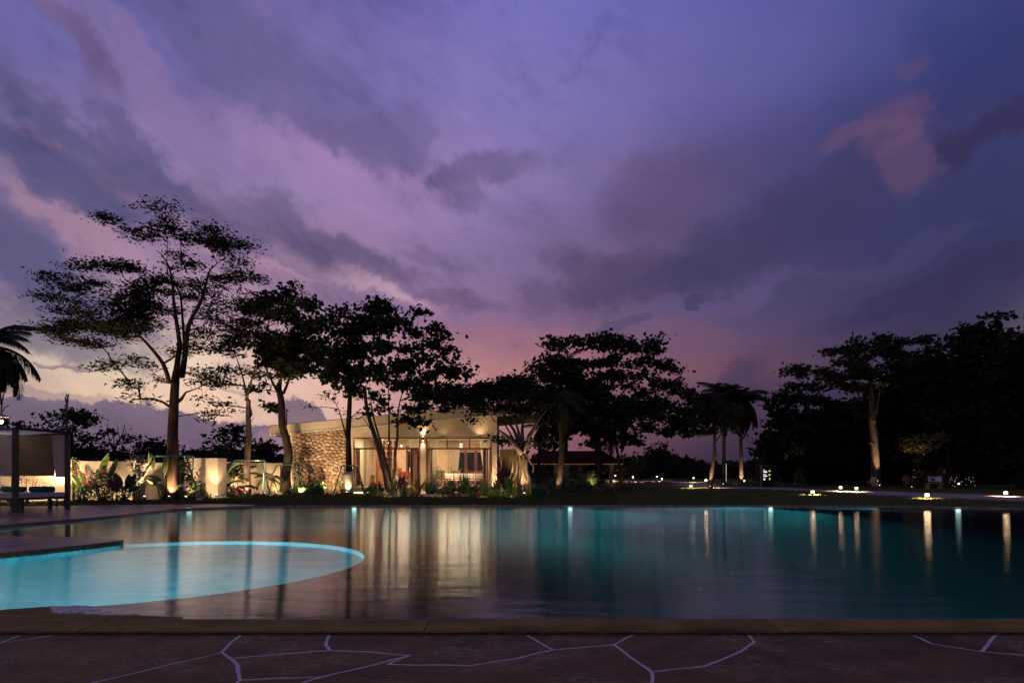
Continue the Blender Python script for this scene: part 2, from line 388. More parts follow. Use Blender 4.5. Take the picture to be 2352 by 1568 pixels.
tag(b.build('pool_shelf', M_shelf, smooth=True), kind='structure')
ribbon(kid, -.62, -.155, 'wading_pool_wall', M_tile, close=True, kind='structure')
fill([kid], -.62, 'wading_pool_floor', M_tile, kind='structure')
fill([[(-13, 4.5), (22, 4.5), (22, 22.5), (-13, 22.5)]], -1.4, 'pool_floor', M_deep, kind='structure')
bench = crom([(20.5, 12), (19.3, 15.4), (17, 17.8), (14.6, 19.2), (12.6, 20.2), (12.2, 20.9)])
bb = MB()
for i in range(len(bench)-1):
    p, q = bench[i], bench[i+1]; nrm = Vector((-(q-p).y, (q-p).x)).normalized()*-1.1
    bb.add([(p.x, p.y, -.18), (q.x, q.y, -.18), (q.x+nrm.x, q.y+nrm.y, -.18), (p.x+nrm.x, p.y+nrm.y, -.18), (p.x, p.y, -1.38), (q.x, q.y, -1.38)], [(0, 1, 2, 3), (4, 5, 1, 0)])
tag(bb.build('submerged_bench', M_shelf), kind='structure')
# water
mw = bpy.data.materials.new('pool_water'); mw.use_nodes = True; t = mw.node_tree; t.nodes.clear(); q = NG(t)
tcn = q.n('ShaderNodeTexCoord'); mp = q.n('ShaderNodeMapping'); mp.inputs['Scale'].default_value = (.55, 1.6, 1); mp.inputs['Rotation'].default_value = (0, 0, .25); q.link(tcn.outputs['Object'], mp.inputs[0])
h = q.math('ADD', q.noise(mp.outputs[0], 1.3, 3, .5, .4), q.math('MULTIPLY', q.noise(mp.outputs[0], 9, 3, .55, .3), .09))
bn = q.n('ShaderNodeBump'); bn.inputs['Strength'].default_value = .5; bn.inputs['Distance'].default_value = .014; q.link(h, bn.inputs['Height'])
geo_ = q.n('ShaderNodeNewGeometry'); w1 = q.n('ShaderNodeTexWhiteNoise', noise_dimensions='3D'); q.link(geo_.outputs['Position'], w1.inputs['Vector'])
cs_ = q.n('ShaderNodeSeparateColor'); q.link(w1.outputs['Color'], cs_.inputs[0])
gy_ = q.math('ADD', q.math('ADD', cs_.outputs[0], cs_.outputs[1]), -1.0); cx_ = q.n('ShaderNodeCombineXYZ')     # fine wind ripples: slopes mostly along Y
q.link(q.math('MULTIPLY', q.math('SUBTRACT', cs_.outputs[2], .5), .012), cx_.inputs[0]); q.link(q.math('MULTIPLY', gy_, .055), cx_.inputs[1])
rn_ = q.n('ShaderNodeVectorMath', operation='NORMALIZE'); q.link(q.vmath('ADD', bn.outputs[0], cx_.outputs[0]), rn_.inputs[0])
gl = q.n('ShaderNodeBsdfGlossy'); gl.distribution = 'MULTI_GGX'; gl.inputs['Roughness'].default_value = .085; gl.inputs[0].default_value = (1, .98, .96, 1); q.link(rn_.outputs[0], gl.inputs['Normal'])
rf = q.n('ShaderNodeBsdfRefraction'); rf.inputs['Roughness'].default_value = .05; rf.inputs['IOR'].default_value = 1.33; rf.inputs[0].default_value = (.80, .97, 1, 1); q.link(bn.outputs[0], rf.inputs['Normal'])
fr = q.n('ShaderNodeFresnel'); fr.inputs[0].default_value = 1.31
mx = q.n('ShaderNodeMixShader'); q.link(q.math('POWER', fr.outputs[0], .78), mx.inputs[0]); q.link(rf.outputs[0], mx.inputs[1]); q.link(gl.outputs[0], mx.inputs[2])
o = q.n('ShaderNodeOutputMaterial'); q.link(mx.outputs[0], o.inputs[0])
WZ = -.03
fill([pool], WZ, 'pool_water', mw, kind='structure')
# coping along the far and left sides
def strip(path, w0, w1, z0, z1, b):                        # offset ribbon solid; path runs right->far->left, outside on its right hand
    n = len(path); rows_ = []
    for i in range(n):
        d = (path[min(i+1, n-1)]-path[max(i-1, 0)]).normalized(); nn = Vector((d.y, -d.x))
        a, c = path[i]+nn*w0, path[i]+nn*w1
        rows_.append([(a.x, a.y, z0), (a.x, a.y, z1), (c.x, c.y, z1), (c.x, c.y, z0)])
    for i in range(n-1):
        A, B = rows_[i], rows_[i+1]
        b.add(A+B, [(0, 4, 5, 1), (1, 5, 6, 2), (2, 6, 7, 3)])
    b.add(rows_[0]+rows_[-1], [(0, 1, 2, 3), (7, 6, 5, 4)])
    return b
M_cop = mat('sandstone_coping', (.30, .24, .17), .5, .3, 4, .4)
i_left = next(i for i, p in enumerate(rim) if p.x < -8.6)
cp = tag(bpy.data.objects.new('pool_coping', None), kind='structure'); COL.objects.link(cp)
seg = [rim[i:i+3] for i in range(0, i_left, 2)]
for sgm in seg:
    if len(sgm) > 1:
        b = MB(); d = (sgm[-1]-sgm[0]).normalized()*.004
        sg = [sgm[0]+d]+list(sgm[1:-1])+[sgm[-1]-d]; strip(sg, .02, -.20, -.10, .012+random.Random(len(cp.children)).uniform(0, .004), b).build('coping_stone', M_cop, cp)
b = MB(); strip(rim[i_left:], .02, -.30, -.10, .03, b); tag(b.build('deck_edge', M_paving), kind='structure')
# brown wet paving round the day bed
edge_in = [p for p in rim[i_left:]]
off = []
for i, p in enumerate(edge_in):
    d = (edge_in[min(i+1, len(edge_in)-1)]-edge_in[max(i-1, 0)]).normalized(); off.append(p+Vector((d.y, -d.x))*-.30)
dk = off + [Vector((-40, 4.8)), Vector((-40, 19)), Vector((-24, 20.3)), Vector((-15.5, 20.9)), Vector((-12.2, 21.9)), Vector((-10.2, 22.2)), Vector((-8.9, 21.7))]
fill([dk], .022, 'poolside_paving', M_paving, kind='structure')
# raised deck tongue between the big pool and the wading pool, its rim faced with green tiles
tongue_front = [Vector(v) for v in [(-12.4, 5.4), (-9.4, 6.6), (-7.7, 7.5), (-6.86, 8.3), (-6.45, 9.05), (-6.17, 9.85)]]
tf = crom(tongue_front, .18)
tongue = tf + [Vector(v) for v in [(-6.22, 10.02), (-7.2, 10.35), (-8.5, 10.6), (-12.4, 11.6)]]
b = MB(); 
tg = aempty('deck_tongue', (-7.5, 8.8, 0), 'wet brown deck tongue jutting into the pool on the left, faced with green tiles', 'deck')
fo = fill([tongue], .045, 'top_slab', M_paving); fo.parent = tg; fo.location = -Vector(tg.location)
b.add([(p.x, p.y, z) for p in tongue for z in (-.65, .044)], [(2*i, 2*((i+1) % len(tongue)), 2*((i+1) % len(tongue))+1, 2*i+1) for i in range(len(tongue))])
b.build('core', M_shelf, tg)
acc = 0; L = [0]
for i in range(len(tf)-1): L.append(L[-1]+(tf[i+1]-tf[i]).length)
def at_len(s):
    for i in range(len(tf)-1):
        if L[i+1] >= s: return tf[i].lerp(tf[i+1], (s-L[i])/(L[i+1]-L[i]))
    return tf[-1]
k = 0; tw = .085; s0 = L[-1]-tw*46
while s0 < L[-1]-.01:
    a, c = at_len(max(0, s0+.003)), at_len(min(s0+tw-.003, L[-1])); d = (c-a).normalized(); n = Vector((d.y, -d.x))*.012*(1+.3*math.sin(k*2.3))
    for (z0, z1, mm) in ((-.029+.0, .042, M_ctile), (-.45, -.033, M_tile)):
        tb = MB(); tb.add([(a.x+n.x, a.y+n.y, z0), (c.x+n.x, c.y+n.y, z0), (c.x+n.x, c.y+n.y, z1), (a.x+n.x, a.y+n.y, z1), (a.x, a.y, z0), (c.x, c.y, z0), (c.x, c.y, z1), (a.x, a.y, z1)],
               [(0, 1, 2, 3), (4, 0, 3, 7), (1, 5, 6, 2), (3, 2, 6, 7)])
        tb.build('tile', mm, tg)
    s0 += tw; k += 1
b = MB(); b.lathe((0, 0, 0), [(.30, .046), (.30, .051), (.26, .051), (.26, .047)], 28)
dc = b.build('drain_cover', mat('drain_plastic', (.3, .27, .27), .5), None); dc.parent = tg; dc.location = Vector((-7.55, 9.3, 0))-Vector(tg.location)
# near curb
cb = aempty('pool_curb', (0, 4.57, 0), 'long low ochre stone curb along the near pool edge', 'curb')
cuts = [-12.5, -7.2, -3.05, -.62, 1.9, 5.1, 9.6, 14.2, 20.9]; rr = random.Random(4)
for xa, xb in zip(cuts, cuts[1:]):
    b = MB(); N = max(4, int((xb-xa)/.12)); vs = []; fs = []
    for i in range(N+1):
        x = xa+(xb-xa)*i/N; x += (.005 if i == 0 else -.005 if i == N else 0)
        f = 1 if x > -3.2 else 1-.0*(x+3.2)
        yo = 4.76+.012*mnoise.noise(Vector((x*1.2, 3, 0)))+(.10*min(1, max(0, (-3.0-x)/1.2)))
        yi = 4.40+.010*mnoise.noise(Vector((x*3, 7, 0)))
        zt = .0+.004*mnoise.noise(Vector((x*2, 0, 5)))+.003*math.sin(xa*7)
        vs += [(x, yo, -.5), (x, yo, zt-.012), (x, yo-.02, zt), (x, yi+.02, zt), (x, yi+.004*mnoise.noise(Vector((x*9, 0, 1))), zt-.014), (x, yi-.004, -.06)]
        if i: fs += [(6*i-6+j, 6*i+j, 6*i+j+1, 6*i-5+j) for j in range(5)]
    fs += [tuple(range(6)), tuple(6*N+j for j in range(6))[::-1]]
    b.add(vs, fs).build('curb_stone', M_curb if xa in cuts[::2] else M_curb2, cb, smooth=False)
b = MB(); vs = []; fs = []; N = 560
for i in range(N+1):
    x = -9+18*i/N; r = .006+.008*max(0, mnoise.noise(Vector((x*4, 2, 2))))+.005*mnoise.noise(Vector((x*22, 5, 1)))
    vs += [(x, 4.402-r*.3, -.012), (x, 4.396-r, -.017), (x, 4.392-r*1.3, -.031), (x, 4.41, -.031)]
    if i: fs += [(4*i-4+j, 4*i+j, 4*i+j+1, 4*i-3+j) for j in range(3)]
b.add(vs, fs); mo = tag(b.build('moss', M_moss, cb), kind='stuff')
# ---- near deck: pale joints, slabs cut by the crooked joint lines
DZ = -.030
c = dict(a=(62,1450), b=(262,1452), c=(560,1457), d=(757,1458), e=(1200,1460), f=(1465,1462), g=(1715,1463), h=(2085,1465), i=(2290,1467))
# slabs: joint lines read from the place, closed into outlines (2352 px view of the plane z=DZ; py>=1640 runs on under the camera)
polys = [
 [(-500,1447),c['a'],(0,1475),(-500,1600)],
 [c['a'],c['b'],(160,1462),(0,1475)],
 [c['b'],c['c'],(525,1480),(510,1497),(205,1568),(-100,1640),(-500,1640),(-500,1600),(0,1475),(160,1462)],
 [(510,1497),(530,1511),(545,1525),(552,1560),(560,1640),(-100,1640),(205,1568)],
 [c['c'],c['d'],(748,1478),(757,1492),(650,1500),(530,1511),(510,1497),(525,1480)],
 [(530,1511),(650,1500),(757,1492),(850,1496),(940,1504),(740,1553),(552,1560),(545,1525)],
 [(552,1560),(740,1553),(690,1568),(400,1640),(560,1640)],
 [c['d'],c['e'],(1270,1491),(1180,1512),(1080,1527),(890,1524),(940,1504),(850,1496),(757,1492),(748,1478)],
 [c['e'],c['f'],(1410,1479),(1270,1491)],
 [(890,1524),(1080,1527),(1180,1512),(1270,1491),(1410,1479),(1495,1540),(1497,1568),(1500,1640),(400,1640),(690,1568),(740,1553),(940,1504)],
 [c['f'],c['g'],(1733,1473),(1700,1495),(1620,1528),(1500,1541),(1495,1540),(1410,1479)],
 [c['g'],c['h'],(2140,1477),(2255,1495),(2352,1503),(2900,1550),(2900,1640),(1500,1640),(1497,1568),(1495,1540),(1500,1541),(1620,1528),(1700,1495),(1733,1473)],
 [c['h'],c['i'],(2255,1495),(2140,1477)],
 [c['i'],(2900,1471),(2900,1550),(2352,1503),(2255,1495)]]
def dp(p):
    x, y = p
    if y >= 1640: return ((x-CX)/FPX*3.2, -3.0)
    if y in (1447, 1450, 1452, 1457, 1458, 1460, 1462, 1463, 1465, 1467, 1471): y = 1470+0*y; v = G(x, y, DZ); return (v.x*4.45/v.y, 4.45)
    v = G(x, y, DZ); return (v.x, v.y)
bm = bmesh.new(); vd = {}
def gv(p):
    kx = (round(p[0], 3), round(p[1], 3))
    if kx not in vd: vd[kx] = bm.verts.new((p[0], p[1], DZ))
    return vd[kx]
for pl in polys:
    out = []; pts = [dp(p) for p in pl]
    for i, a in enumerate(pts):
        bq = pts[(i+1) % len(pts)]
        lo, hi = (a, bq) if a < bq else (bq, a); d = math.dist(a, bq)
        k = max(1, int(d/.06)) if max(a[1], bq[1]) > 1 and d < 4 else max(1, int(d/1.0))
        sgs = []
        for j in range(k):
            t_ = j/k; w = t_ if (a, bq) == (lo, hi) else 1-t_
            x = lo[0]+(hi[0]-lo[0])*w; y = lo[1]+(hi[1]-lo[1])*w
            if 0 < w < 1 and y < 4.44 and y > 1:
                e_ = math.sin(math.pi*w)**.5
                x += .014*e_*mnoise.noise(Vector((x*5, y*5, 1))); y += .014*e_*mnoise.noise(Vector((x*5, y*5, 9)))
            sgs.append((x, y))
        out += sgs
    vs_ = [gv(p) for p in out]; vv = []
    for v_ in vs_:
        if not vv or vv[-1] is not v_: vv.append(v_)
    try: bm.faces.new(vv)
    except Exception as ex: print('slab', ex)
bm.normal_update()
for f in bm.faces:
    if f.normal.z < 0: f.normal_flip()
faces = list(bm.faces)
ptsets = [[v.co.copy() for v in f.verts] for f in faces]; bm.free()
deck = tag(bpy.data.objects.new('deck', None), kind='structure'); COL.objects.link(deck)
jr = random.Random(3)
for ps in ptsets:                                          # pull every slab back from its joints by about a centimetre
    n = len(ps); ins = []
    for i in range(n):
        a, b_, c_ = ps[i-1], ps[i], ps[(i+1) % n]
        d1 = (b_-a).normalized(); d2 = (c_-b_).normalized(); n1 = Vector((-d1.y, d1.x, 0)); n2 = Vector((-d2.y, d2.x, 0))
        m_ = (n1+n2); m_ = m_.normalized() if m_.length > .2 else n1
        wj = .0115+.004*mnoise.noise(Vector((b_.x*7, b_.y*7, 2)))
        ins.append(b_+m_*min(wj/max(.35, m_.dot(n1)), .026))
    bm = bmesh.new(); vs = [bm.verts.new((p.x, p.y, DZ)) for p in ins]
    bmesh.ops.triangle_fill(bm, edges=[bm.edges.new((vs[i], vs[(i+1) % n])) for i in range(n)], use_beauty=True)
    for f in bm.faces:
        if f.normal.z < 0: f.normal_flip()
    bm.normal_update()
    for f in bm.faces:
        if f.normal.z < 0: f.normal_flip()
    geo = bmesh.ops.extrude_face_region(bm, geom=list(bm.faces))
    for v in geo['geom']:
        if isinstance(v, bmesh.types.BMVert): v.co.z -= .006
    me = bpy.data.meshes.new('paving_slab'); bm.to_mesh(me); bm.free(); link_mesh('paving_slab', me, M_deck, deck)
b = MB(); b.add([(-12.5, -9, DZ-.0015), (21, -9, DZ-.0015), (21, 4.45, DZ-.0015), (-12.5, 4.45, DZ-.0015)], [(0, 1, 2, 3)])
b.build('grout_bed', M_grout, deck)
# stacked stone tiles at the rim of the wading pool
M_slate = mat('pale_slate_tile', (.80, .70, .58), .3, .2, 8, .3, .2, .8, col2=(.5, .42, .36))
st = aempty('stone_tile_apron', (-3.6, 4.95, 0), 'patch of pale wet stone tiles on the near left rim of the pool', 'stone tiles')
b = MB(); ap = [G(-260, 1413, -.02), G(90, 1413, -.02), G(250, 1411, -.02), G(300, 1415, -.02)]
poly = [G(-400, 1404, -.022), G(0, 1399, -.022), G(118, 1391.5, -.022), G(180, 1393, -.022), G(222, 1399, -.022), G(262, 1407, -.022), G(330, 1413, -.022), G(420, 1416, -.022)]
b.add([tuple(p) for p in poly]+[(p.x*4.85/p.y if p.x > -4 else p.x, 4.84, -.022) for p in poly], [(i, i+8, i+9, i+1) for i in range(7)])
b.build('mortar', M_curb, st)
ro = random.Random(8)
for r_, (py, x0, x1) in enumerate([(1392.6, 122, 186), (1394.6, 128, 205), (1397, 118, 214), (1399.4, 122, 214), (1401.8, 116, 222), (1404.2, 118, 232), (1406.6, 126, 240), (1408.8, 200, 262), (1411, 236, 300)]):
    x = x0+ro.uniform(-8, 4)
    while x < x1:
        w = ro.uniform(17, 25); p0, p1 = G(x, py+1.0, -.014), G(x+w-1.8, py+1.0, -.014); q0, q1 = G(x+2.2, py-.95, -.014), G(x+w+.4, py-.95, -.014)
        z = ro.uniform(-.012, -.004); tb = MB()
        tb.add([(p.x, p.y, zz) for zz in (-.021, z) for p in (p0, p1, q1, q0)], [(4, 5, 6, 7), (0, 1, 5, 4), (1, 2, 6, 5), (2, 3, 7, 6), (3, 0, 4, 7)])
        tb.build('stone_tile', M_slate, st); x += w
# road / path on the right
near = [G(1400, 1109.5), G(1560, 1115), G(1640, 1121.5), G(1780, 1124), G(1880, 1129.5), G(2000, 1136.5), G(2120, 1141.5), G(2240, 1147), G(2352, 1152.5), G(2560, 1162)]
far_ = [G(2560, 1143), G(2352, 1139), G(2240, 1134.5), G(2120, 1131), G(2000, 1127), G(1880, 1123.5), G(1800, 1119), G(1745, 1118.6), G(1700, 1114.8), G(1640, 1110.5), G(1560, 1106.6), G(1480, 1104.4), G(1400, 1103.6)]
fill([[(p.x, p.y) for p in near+far_]], .004, 'path', M_path, kind='structure')
ptn = aempty('path_edging', (12, 30, 0), 'rough pebble edging along the near side of the pale path', 'edging')
eb = MB(); er = random.Random(2)
for i in range(2, len(near)-1):
    a, c_ = near[i], near[i+1]; n_ = int((c_-a).length/.22)
    for j in range(n_):
        p = a.lerp(c_, j/n_)+Vector((er.uniform(-.15, .15), er.uniform(-.35, .05), 0)); r = er.uniform(.05, .12)
        eb.lathe((p.x, p.y, 0), [(r*.8, -.01), (r, r*.25), (r*.5, r*.55)], 6)
tag(eb.build('pebbles', mat('edging_pebble', (.22, .17, .13), .9, .4, 9), ptn), kind='stuff')
# ---------------------------------------------------------------- trees
M_leafd = leafmat('dark_leaf', (.020, .028, .008), (.030, .038, .010), .2, .8)
M_leaff = leafmat('feathery_leaf', (.016, .018, .006), (.024, .023, .009), .2, .9)
M_leafb = leafmat('broad_leaf', (.024, .036, .009), (.036, .046, .012), .2, .7)
M_palm = leafmat('palm_leaf', (.028, .038, .010), (.04, .046, .014), .2, .7)
M_bark = mat('dark_bark', (.030, .021, .015), .9, .35, 8, .8, 30, .2, stretchv=(1, 1, .25))
M_barkp = mat('pale_bark', (.15, .115, .08), .85, .3, 7, .7, 26, .1, col2=(.07, .052, .036), stretchv=(1, 1, .3))
M_barkr = mat('red_brown_bark', (.10, .058, .034), .9, .4, 6, 1.0, 16, .1, col2=(.03, .018, .012), stretchv=(1, 1, .18))

def quads_mesh(name, co, mat_, parent, org):               # co (n,4,3)
    n = len(co); me = bpy.data.meshes.new(name)
    me.vertices.add(n*4); me.vertices.foreach_set('co', (co.reshape(-1, 3)-np.array(org)).astype(np.float32).ravel())
    me.loops.add(n*4); me.loops.foreach_set('vertex_index', np.arange(n*4, dtype=np.int32))
    me.polygons.add(n); me.polygons.foreach_set('loop_start', np.arange(0, n*4, 4, dtype=np.int32))
    try: me.polygons.foreach_set('loop_total', np.full(n, 4, dtype=np.int32))
    except Exception: pass
    me.update(calc_edges=True); me.validate()
    return link_mesh(name, me, mat_, parent)
def leaves(rs, cen, size, aspect=.45, flat=.5, droop=.0):
    n = len(cen)
    d = rs.normal(size=(n, 3)); d[:, 2] = d[:, 2]*flat-droop; d /= np.linalg.norm(d, axis=1)[:, None]
    r = rs.normal(size=(n, 3)); s = np.cross(d, r); s /= np.linalg.norm(s, axis=1)[:, None]+1e-9
    nn = np.cross(d, s)
    L = (size*rs.uniform(.65, 1.3, n))[:, None]; w = L*aspect
    p0 = cen; p2 = cen+d*L; mid = cen+d*L*.52+nn*L*.06
    return np.stack([p0, mid+s*w*.5, p2, mid-s*w*.5], 1)

LEAFK = 3.9
NLEAF = [0]
def tree(name, label, Y, trunk, r0, blobs, leaf=.16, dens=1.0, mats=(M_leafd, M_bark), group=None, seed=1, aspect=.45,
         cs=.42, stems=None, depth=.75, twig=True, per=26, flat=.5, tex='trunk', cat='tree', base_z=0., tscale=1.0, ymap=None, flut=.06, crownname='crown', min_r=.012, wide=1.0):
    """trunk: list of (px,py) from the ground up; blobs: (px,py,rx,ry[,density]) read at distance Y, each filled with leaf clusters"""
    rs = np.random.RandomState(seed); rd = random.Random(seed)
    sc = Y/FPX
    tp = [W(x, y, Y) for x, y in trunk]; tp[0].z = base_z-.05
    root = aempty(name, (tp[0].x, tp[0].y, base_z), label, cat, group)
    stems_ = [([W(x, y, Y)+Vector((0, dy, 0)) for x, y in s], r) for s, r, dy in (stems or [])]
    for s_, _ in stems_:
        if s_[0].z < .35: s_[0].z = base_z-.05
    # targets
    T = []
    for bl in blobs:
        px, py, rx, ry = bl[:4]; dn = bl[4] if len(bl) > 4 else 1.0
        c = W(px, py, Y); rx *= sc; ry *= sc; rz = max(rx, ry)*depth
        dy = rd.uniform(-1, 1)*depth*2.2*sc*max(20, rx/sc)
        dy = max(-3.2, min(3.2, dy))
        vol = rx*ry*rz; k = max(1, int(dn*dens*(rx*ry)/(cs*cs)*2.2+.5))
        for _ in range(k):
            while True:
                v = np.array([rd.uniform(-1, 1) for _ in range(3)])
                if (v*v).sum() <= 1: break
            T.append((c.x+v[0]*rx, c.y+dy+v[1]*rz, c.z+v[2]*ry, dn))
    T = np.array(T)
    # skeleton
    nodes = []; par = []; depthl = []
    def addpath(pts, parent):
        for p in pts:
            nodes.append(np.array(p)); par.append(parent); depthl.append(0 if parent < 0 else depthl[parent]+np.linalg.norm(nodes[-1]-nodes[parent])); parent = len(nodes)-1
        return parent
    def densify(pts, step=.3):
        out = [pts[0]]
        cp = crom3(pts, step); return cp
    tpd = crom3(tp, .3); tip = addpath(tpd, -1); ntrunk = len(nodes)
    stem_ids = []
    for s_, r in stems_:
        sd = crom3(s_, .3)
        near_ = min(range(ntrunk), key=lambda i: np.linalg.norm(nodes[i]-np.array(sd[0]))) if sd[0].z > base_z+.3 else 0
        st0 = len(nodes); addpath(sd, near_); stem_ids.append((st0, len(nodes), r))
    zmin = tp[-1].z if len(tp) > 1 else 0
    lowz = min(zmin, tp[0].z+.45*(zmin-tp[0].z)+.2)
    start = np.array(tp[-1])
    order = np.argsort(np.linalg.norm(T[:, :3]-start, axis=1))
    NA = np.array(nodes); DA = np.array(depthl)
    NL = [NA]; 
    cap_ = len(nodes)+len(order)*14; buf = np.zeros((cap_, 3)); buf[:len(nodes)] = NA; dbuf = np.zeros(cap_); dbuf[:len(nodes)] = DA; cnt = len(nodes)
    parr = list(par)
    for ti in order:
        t_ = T[ti, :3]
        dv = t_-buf[:cnt]; dist = np.linalg.norm(dv, axis=1)
        horiz = np.linalg.norm(dv[:, :2], axis=1)
        cost = dist+.10*dbuf[:cnt]+np.maximum(0, -dv[:, 2])*1.2+np.maximum(0, lowz-buf[:cnt, 2])*4
        i = int(np.argmin(cost)); a = buf[i]; d = dist[i]
        if d < .05: continue
        k = max(2, int(d/.4)); k = min(k, 12)
        up = .10*d*rd.uniform(.3, 1.3); off = np.array([rd.gauss(0, 1), rd.gauss(0, 1), rd.gauss(0, .6)])*.05*d
        prev = i
        for j in range(1, k+1):
            u = j/k; p = a+(t_-a)*u+np.array([0, 0, up*math.sin(math.pi*u)])+off*math.sin(math.pi*u)+(np.array([rd.gauss(0, 1) for _ in range(3)])*.02 if j < k else 0)
            if cnt >= cap_: break
            buf[cnt] = p; dbuf[cnt] = dbuf[prev]+d/k; parr.append(prev); prev = cnt; cnt += 1
    P = buf[:cnt]; par = parr
    kids = [[] for _ in range(cnt)]
    for i, p_ in enumerate(par):
        if p_ >= 0: kids[p_].append(i)
    rad = np.zeros(cnt)
    for i in range(cnt-1, -1, -1):
        rad[i] = min_r if not kids[i] else sum(rad[j]**2.25 for j in kids[i])**(1/2.25)
    # scale radii to the trunk's own
    zt = tp[-1].z
    kf = (r0*.62)/max(rad[ntrunk-1], 1e-3) if ntrunk < cnt else 1
    kf = min(1.6, max(.35, kf))
    for i in range(cnt):
        rad[i] = max(min_r, rad[i]*kf)
    for i in range(ntrunk):
        u = i/max(1, ntrunk-1); rad[i] = r0*(1-.42*u)*(1+.35*math.exp(-u*14))
    for s0_, s1_, r in stem_ids:
        for i in range(s0_, s1_): rad[i] = r*.8*(1-.94*((i-s0_)/(s1_-s0_))**1.1)
    for i in range(ntrunk, cnt):
        if par[i] >= 0: rad[i] = min(rad[i], rad[par[i]]*.92 if not any(a <= i < b for a, b, _ in stem_ids) else rad[i])
    rad = np.maximum(rad, min_r)
    b = MB(); done = [False]*cnt
    seen = set(); starts = [(0, -1)]
    while starts:
        i, pp = starts.pop(); chain = [pp] if pp >= 0 else []
        while True:
            chain.append(i); ks = kids[i]
            if not ks: break
            if pp == -1 and i+1 < ntrunk and (i+1) in ks: nx = i+1
            else: nx = max(ks, key=lambda j: rad[j])
            for j in ks:
                if j != nx: starts.append((j, i))
            i = nx
        pts = [Vector(P[j]) for j in chain]; rr_ = [rad[j] for j in chain]
        if pp >= 0 and len(chain) > 1: rr_[0] = min(rr_[0], rr_[1]*1.3)
        if len(chain) > 3 and rr_[1] < .05: pts2 = pts[::2]+([pts[-1]] if len(pts) % 2 == 0 else []); rr_ = rr_[::2]+([rr_[-1]] if len(rr_) % 2 == 0 else []); pts = pts2
        big = rr_[0] > .09
        b.tube(pts, rr_, 10 if big else (5 if rr_[0] > .03 else 3), cap=False, flut=flut if big else 0, seed=seed)
    tr_ = b.build(tex, mats[1], root, smooth=True)
    # leaves
    cen = []
    for t_ in T:
        c_ = t_[:3]; k = int(per*LEAFK*(.6+.8*rd.random()))
        tw = rs.normal(size=(k, 3))*np.array([cs*.66*wide, cs*.66*wide, cs*.26/wide])
        cen.append(c_+tw*(.7+.6*rd.random()))
    cen = np.concatenate(cen) if cen else np.zeros((0, 3))
    q_ = leaves(rs, cen, leaf*1.12*rs.uniform(.55, 1.5, len(cen)), aspect*1.15, flat)
    NLEAF[0] += len(cen)
    quads_mesh(crownname, q_, mats[0], root, root.location)
    return root
def crom3(P, step=.3):
    P = [Vector(p) for p in P]; out = []
    for i in range(len(P)-1):
        p0, p1, p2, p3 = P[max(i-1, 0)], P[i], P[i+1], P[min(i+2, len(P)-1)]
        k = max(1, min(30, int((p2-p1).length/step)))
        for j in range(k):
            t = j/k; out.append(.5*((2*p1)+(p2-p0)*t+(2*p0-5*p1+4*p2-p3)*t*t+(3*p1-p0-3*p2+p3)*t**3))
    out.append(P[-1]); return out
Z1 = lambda L: [(x/1.9975, 441.6+y/1.9975, rx/1.9975, ry/1.9975, *r) for x, y, rx, ry, *r in L]
Z2 = lambda L: [(588.7+x/2.663, 637.8+y/2.663, rx/2.663, ry/2.663, *r) for x, y, rx, ry, *r in L]
Z3 = lambda L: [(1079.4+x/3.197, 735.9+y/3.197, rx/3.197, ry/3.197, *r) for x, y, rx, ry, *r in L]
Z4 = lambda L: [(1570+x/3.0075, 735.9+y/3.0075, rx/3.0075, ry/3.0075, *r) for x, y, rx, ry, *r in L]

big_feather = tree('feathery_tree', 'tall feathery tree at left with a spreading crown, the highest against the sky', 26.4,
 [(395,1147),(397,1080),(396,1000),(399,940),(401,900),(404,858)], .27,
 Z1([(505,135,45,22),(570,165,50,20),(650,185,45,20),(700,150,65,20),(790,165,70,20),(850,190,40,20),(740,95,35,10,.6),(800,85,45,8),(760,125,25,10,.5),
 (980,185,45,28),(1020,230,60,33),(950,240,40,25,.6),(1090,280,60,28),(1150,270,25,18),(1130,330,40,18),(1060,310,40,20,.6),
 (450,310,40,18),(510,330,50,18),(580,350,50,20),(640,380,40,25),(200,370,40,14),(250,400,60,18),(310,380,40,14),(380,390,60,22),(430,370,50,18),(330,430,60,18,.8),
 (220,490,40,12),(300,510,60,16),(380,480,60,18),(430,540,60,20),(330,560,50,16),(520,500,60,26),(600,440,70,35),(680,430,60,36),(560,580,90,38),(460,590,70,30),(380,620,90,28),(260,610,70,26),(190,625,45,12,.7),
 (300,660,60,22),(360,700,60,26),(420,690,50,18,.7),(640,560,90,46),(700,500,80,46),(800,430,80,40,.8),(760,400,50,26),(860,330,60,22),(820,300,40,16),(900,430,60,28,.5),(960,400,50,24,.5),
 (600,650,100,38),(700,650,90,38),(520,650,60,28),(800,560,60,40,.5),(900,540,70,36,.5),(980,480,60,36,.6),(1060,430,60,40,.7),(1120,400,50,36),(1185,395,35,16),(1000,570,60,30,.6),
 (540,790,60,12,.5),(495,808,50,8,.6),(620,760,50,16,.5),(650,800,60,14,.5),(555,860,28,10,.5),(640,905,60,12,.5),(720,960,55,12,.4),(700,850,50,12,.4),(860,740,60,26,.6),(900,700,50,30,.6),(920,850,60,26,.6),(960,1020,80,14,.25)]),
 leaf=.13, dens=1.6, mats=(M_leaff, M_barkr), seed=3, aspect=.30, cs=.38, per=42, flat=.30, wide=1.25, group='trees with green pipe frames', stems=[
 ([(404,858),(412,800),(420,740),(450,680),(470,610),(500,590)], .16, .5), ([(402,880),(390,840),(340,780),(290,740)], .12, -.5), ([(413,790),(400,700),(395,640),(385,605),(372,585),(360,575)], .12, 0),
 ([(401,925),(414,915),(424,900)], .12, .1), ([(404,858),(406,800),(403,740),(395,660),(368,620),(366,560),(368,530)], .10, .6)])
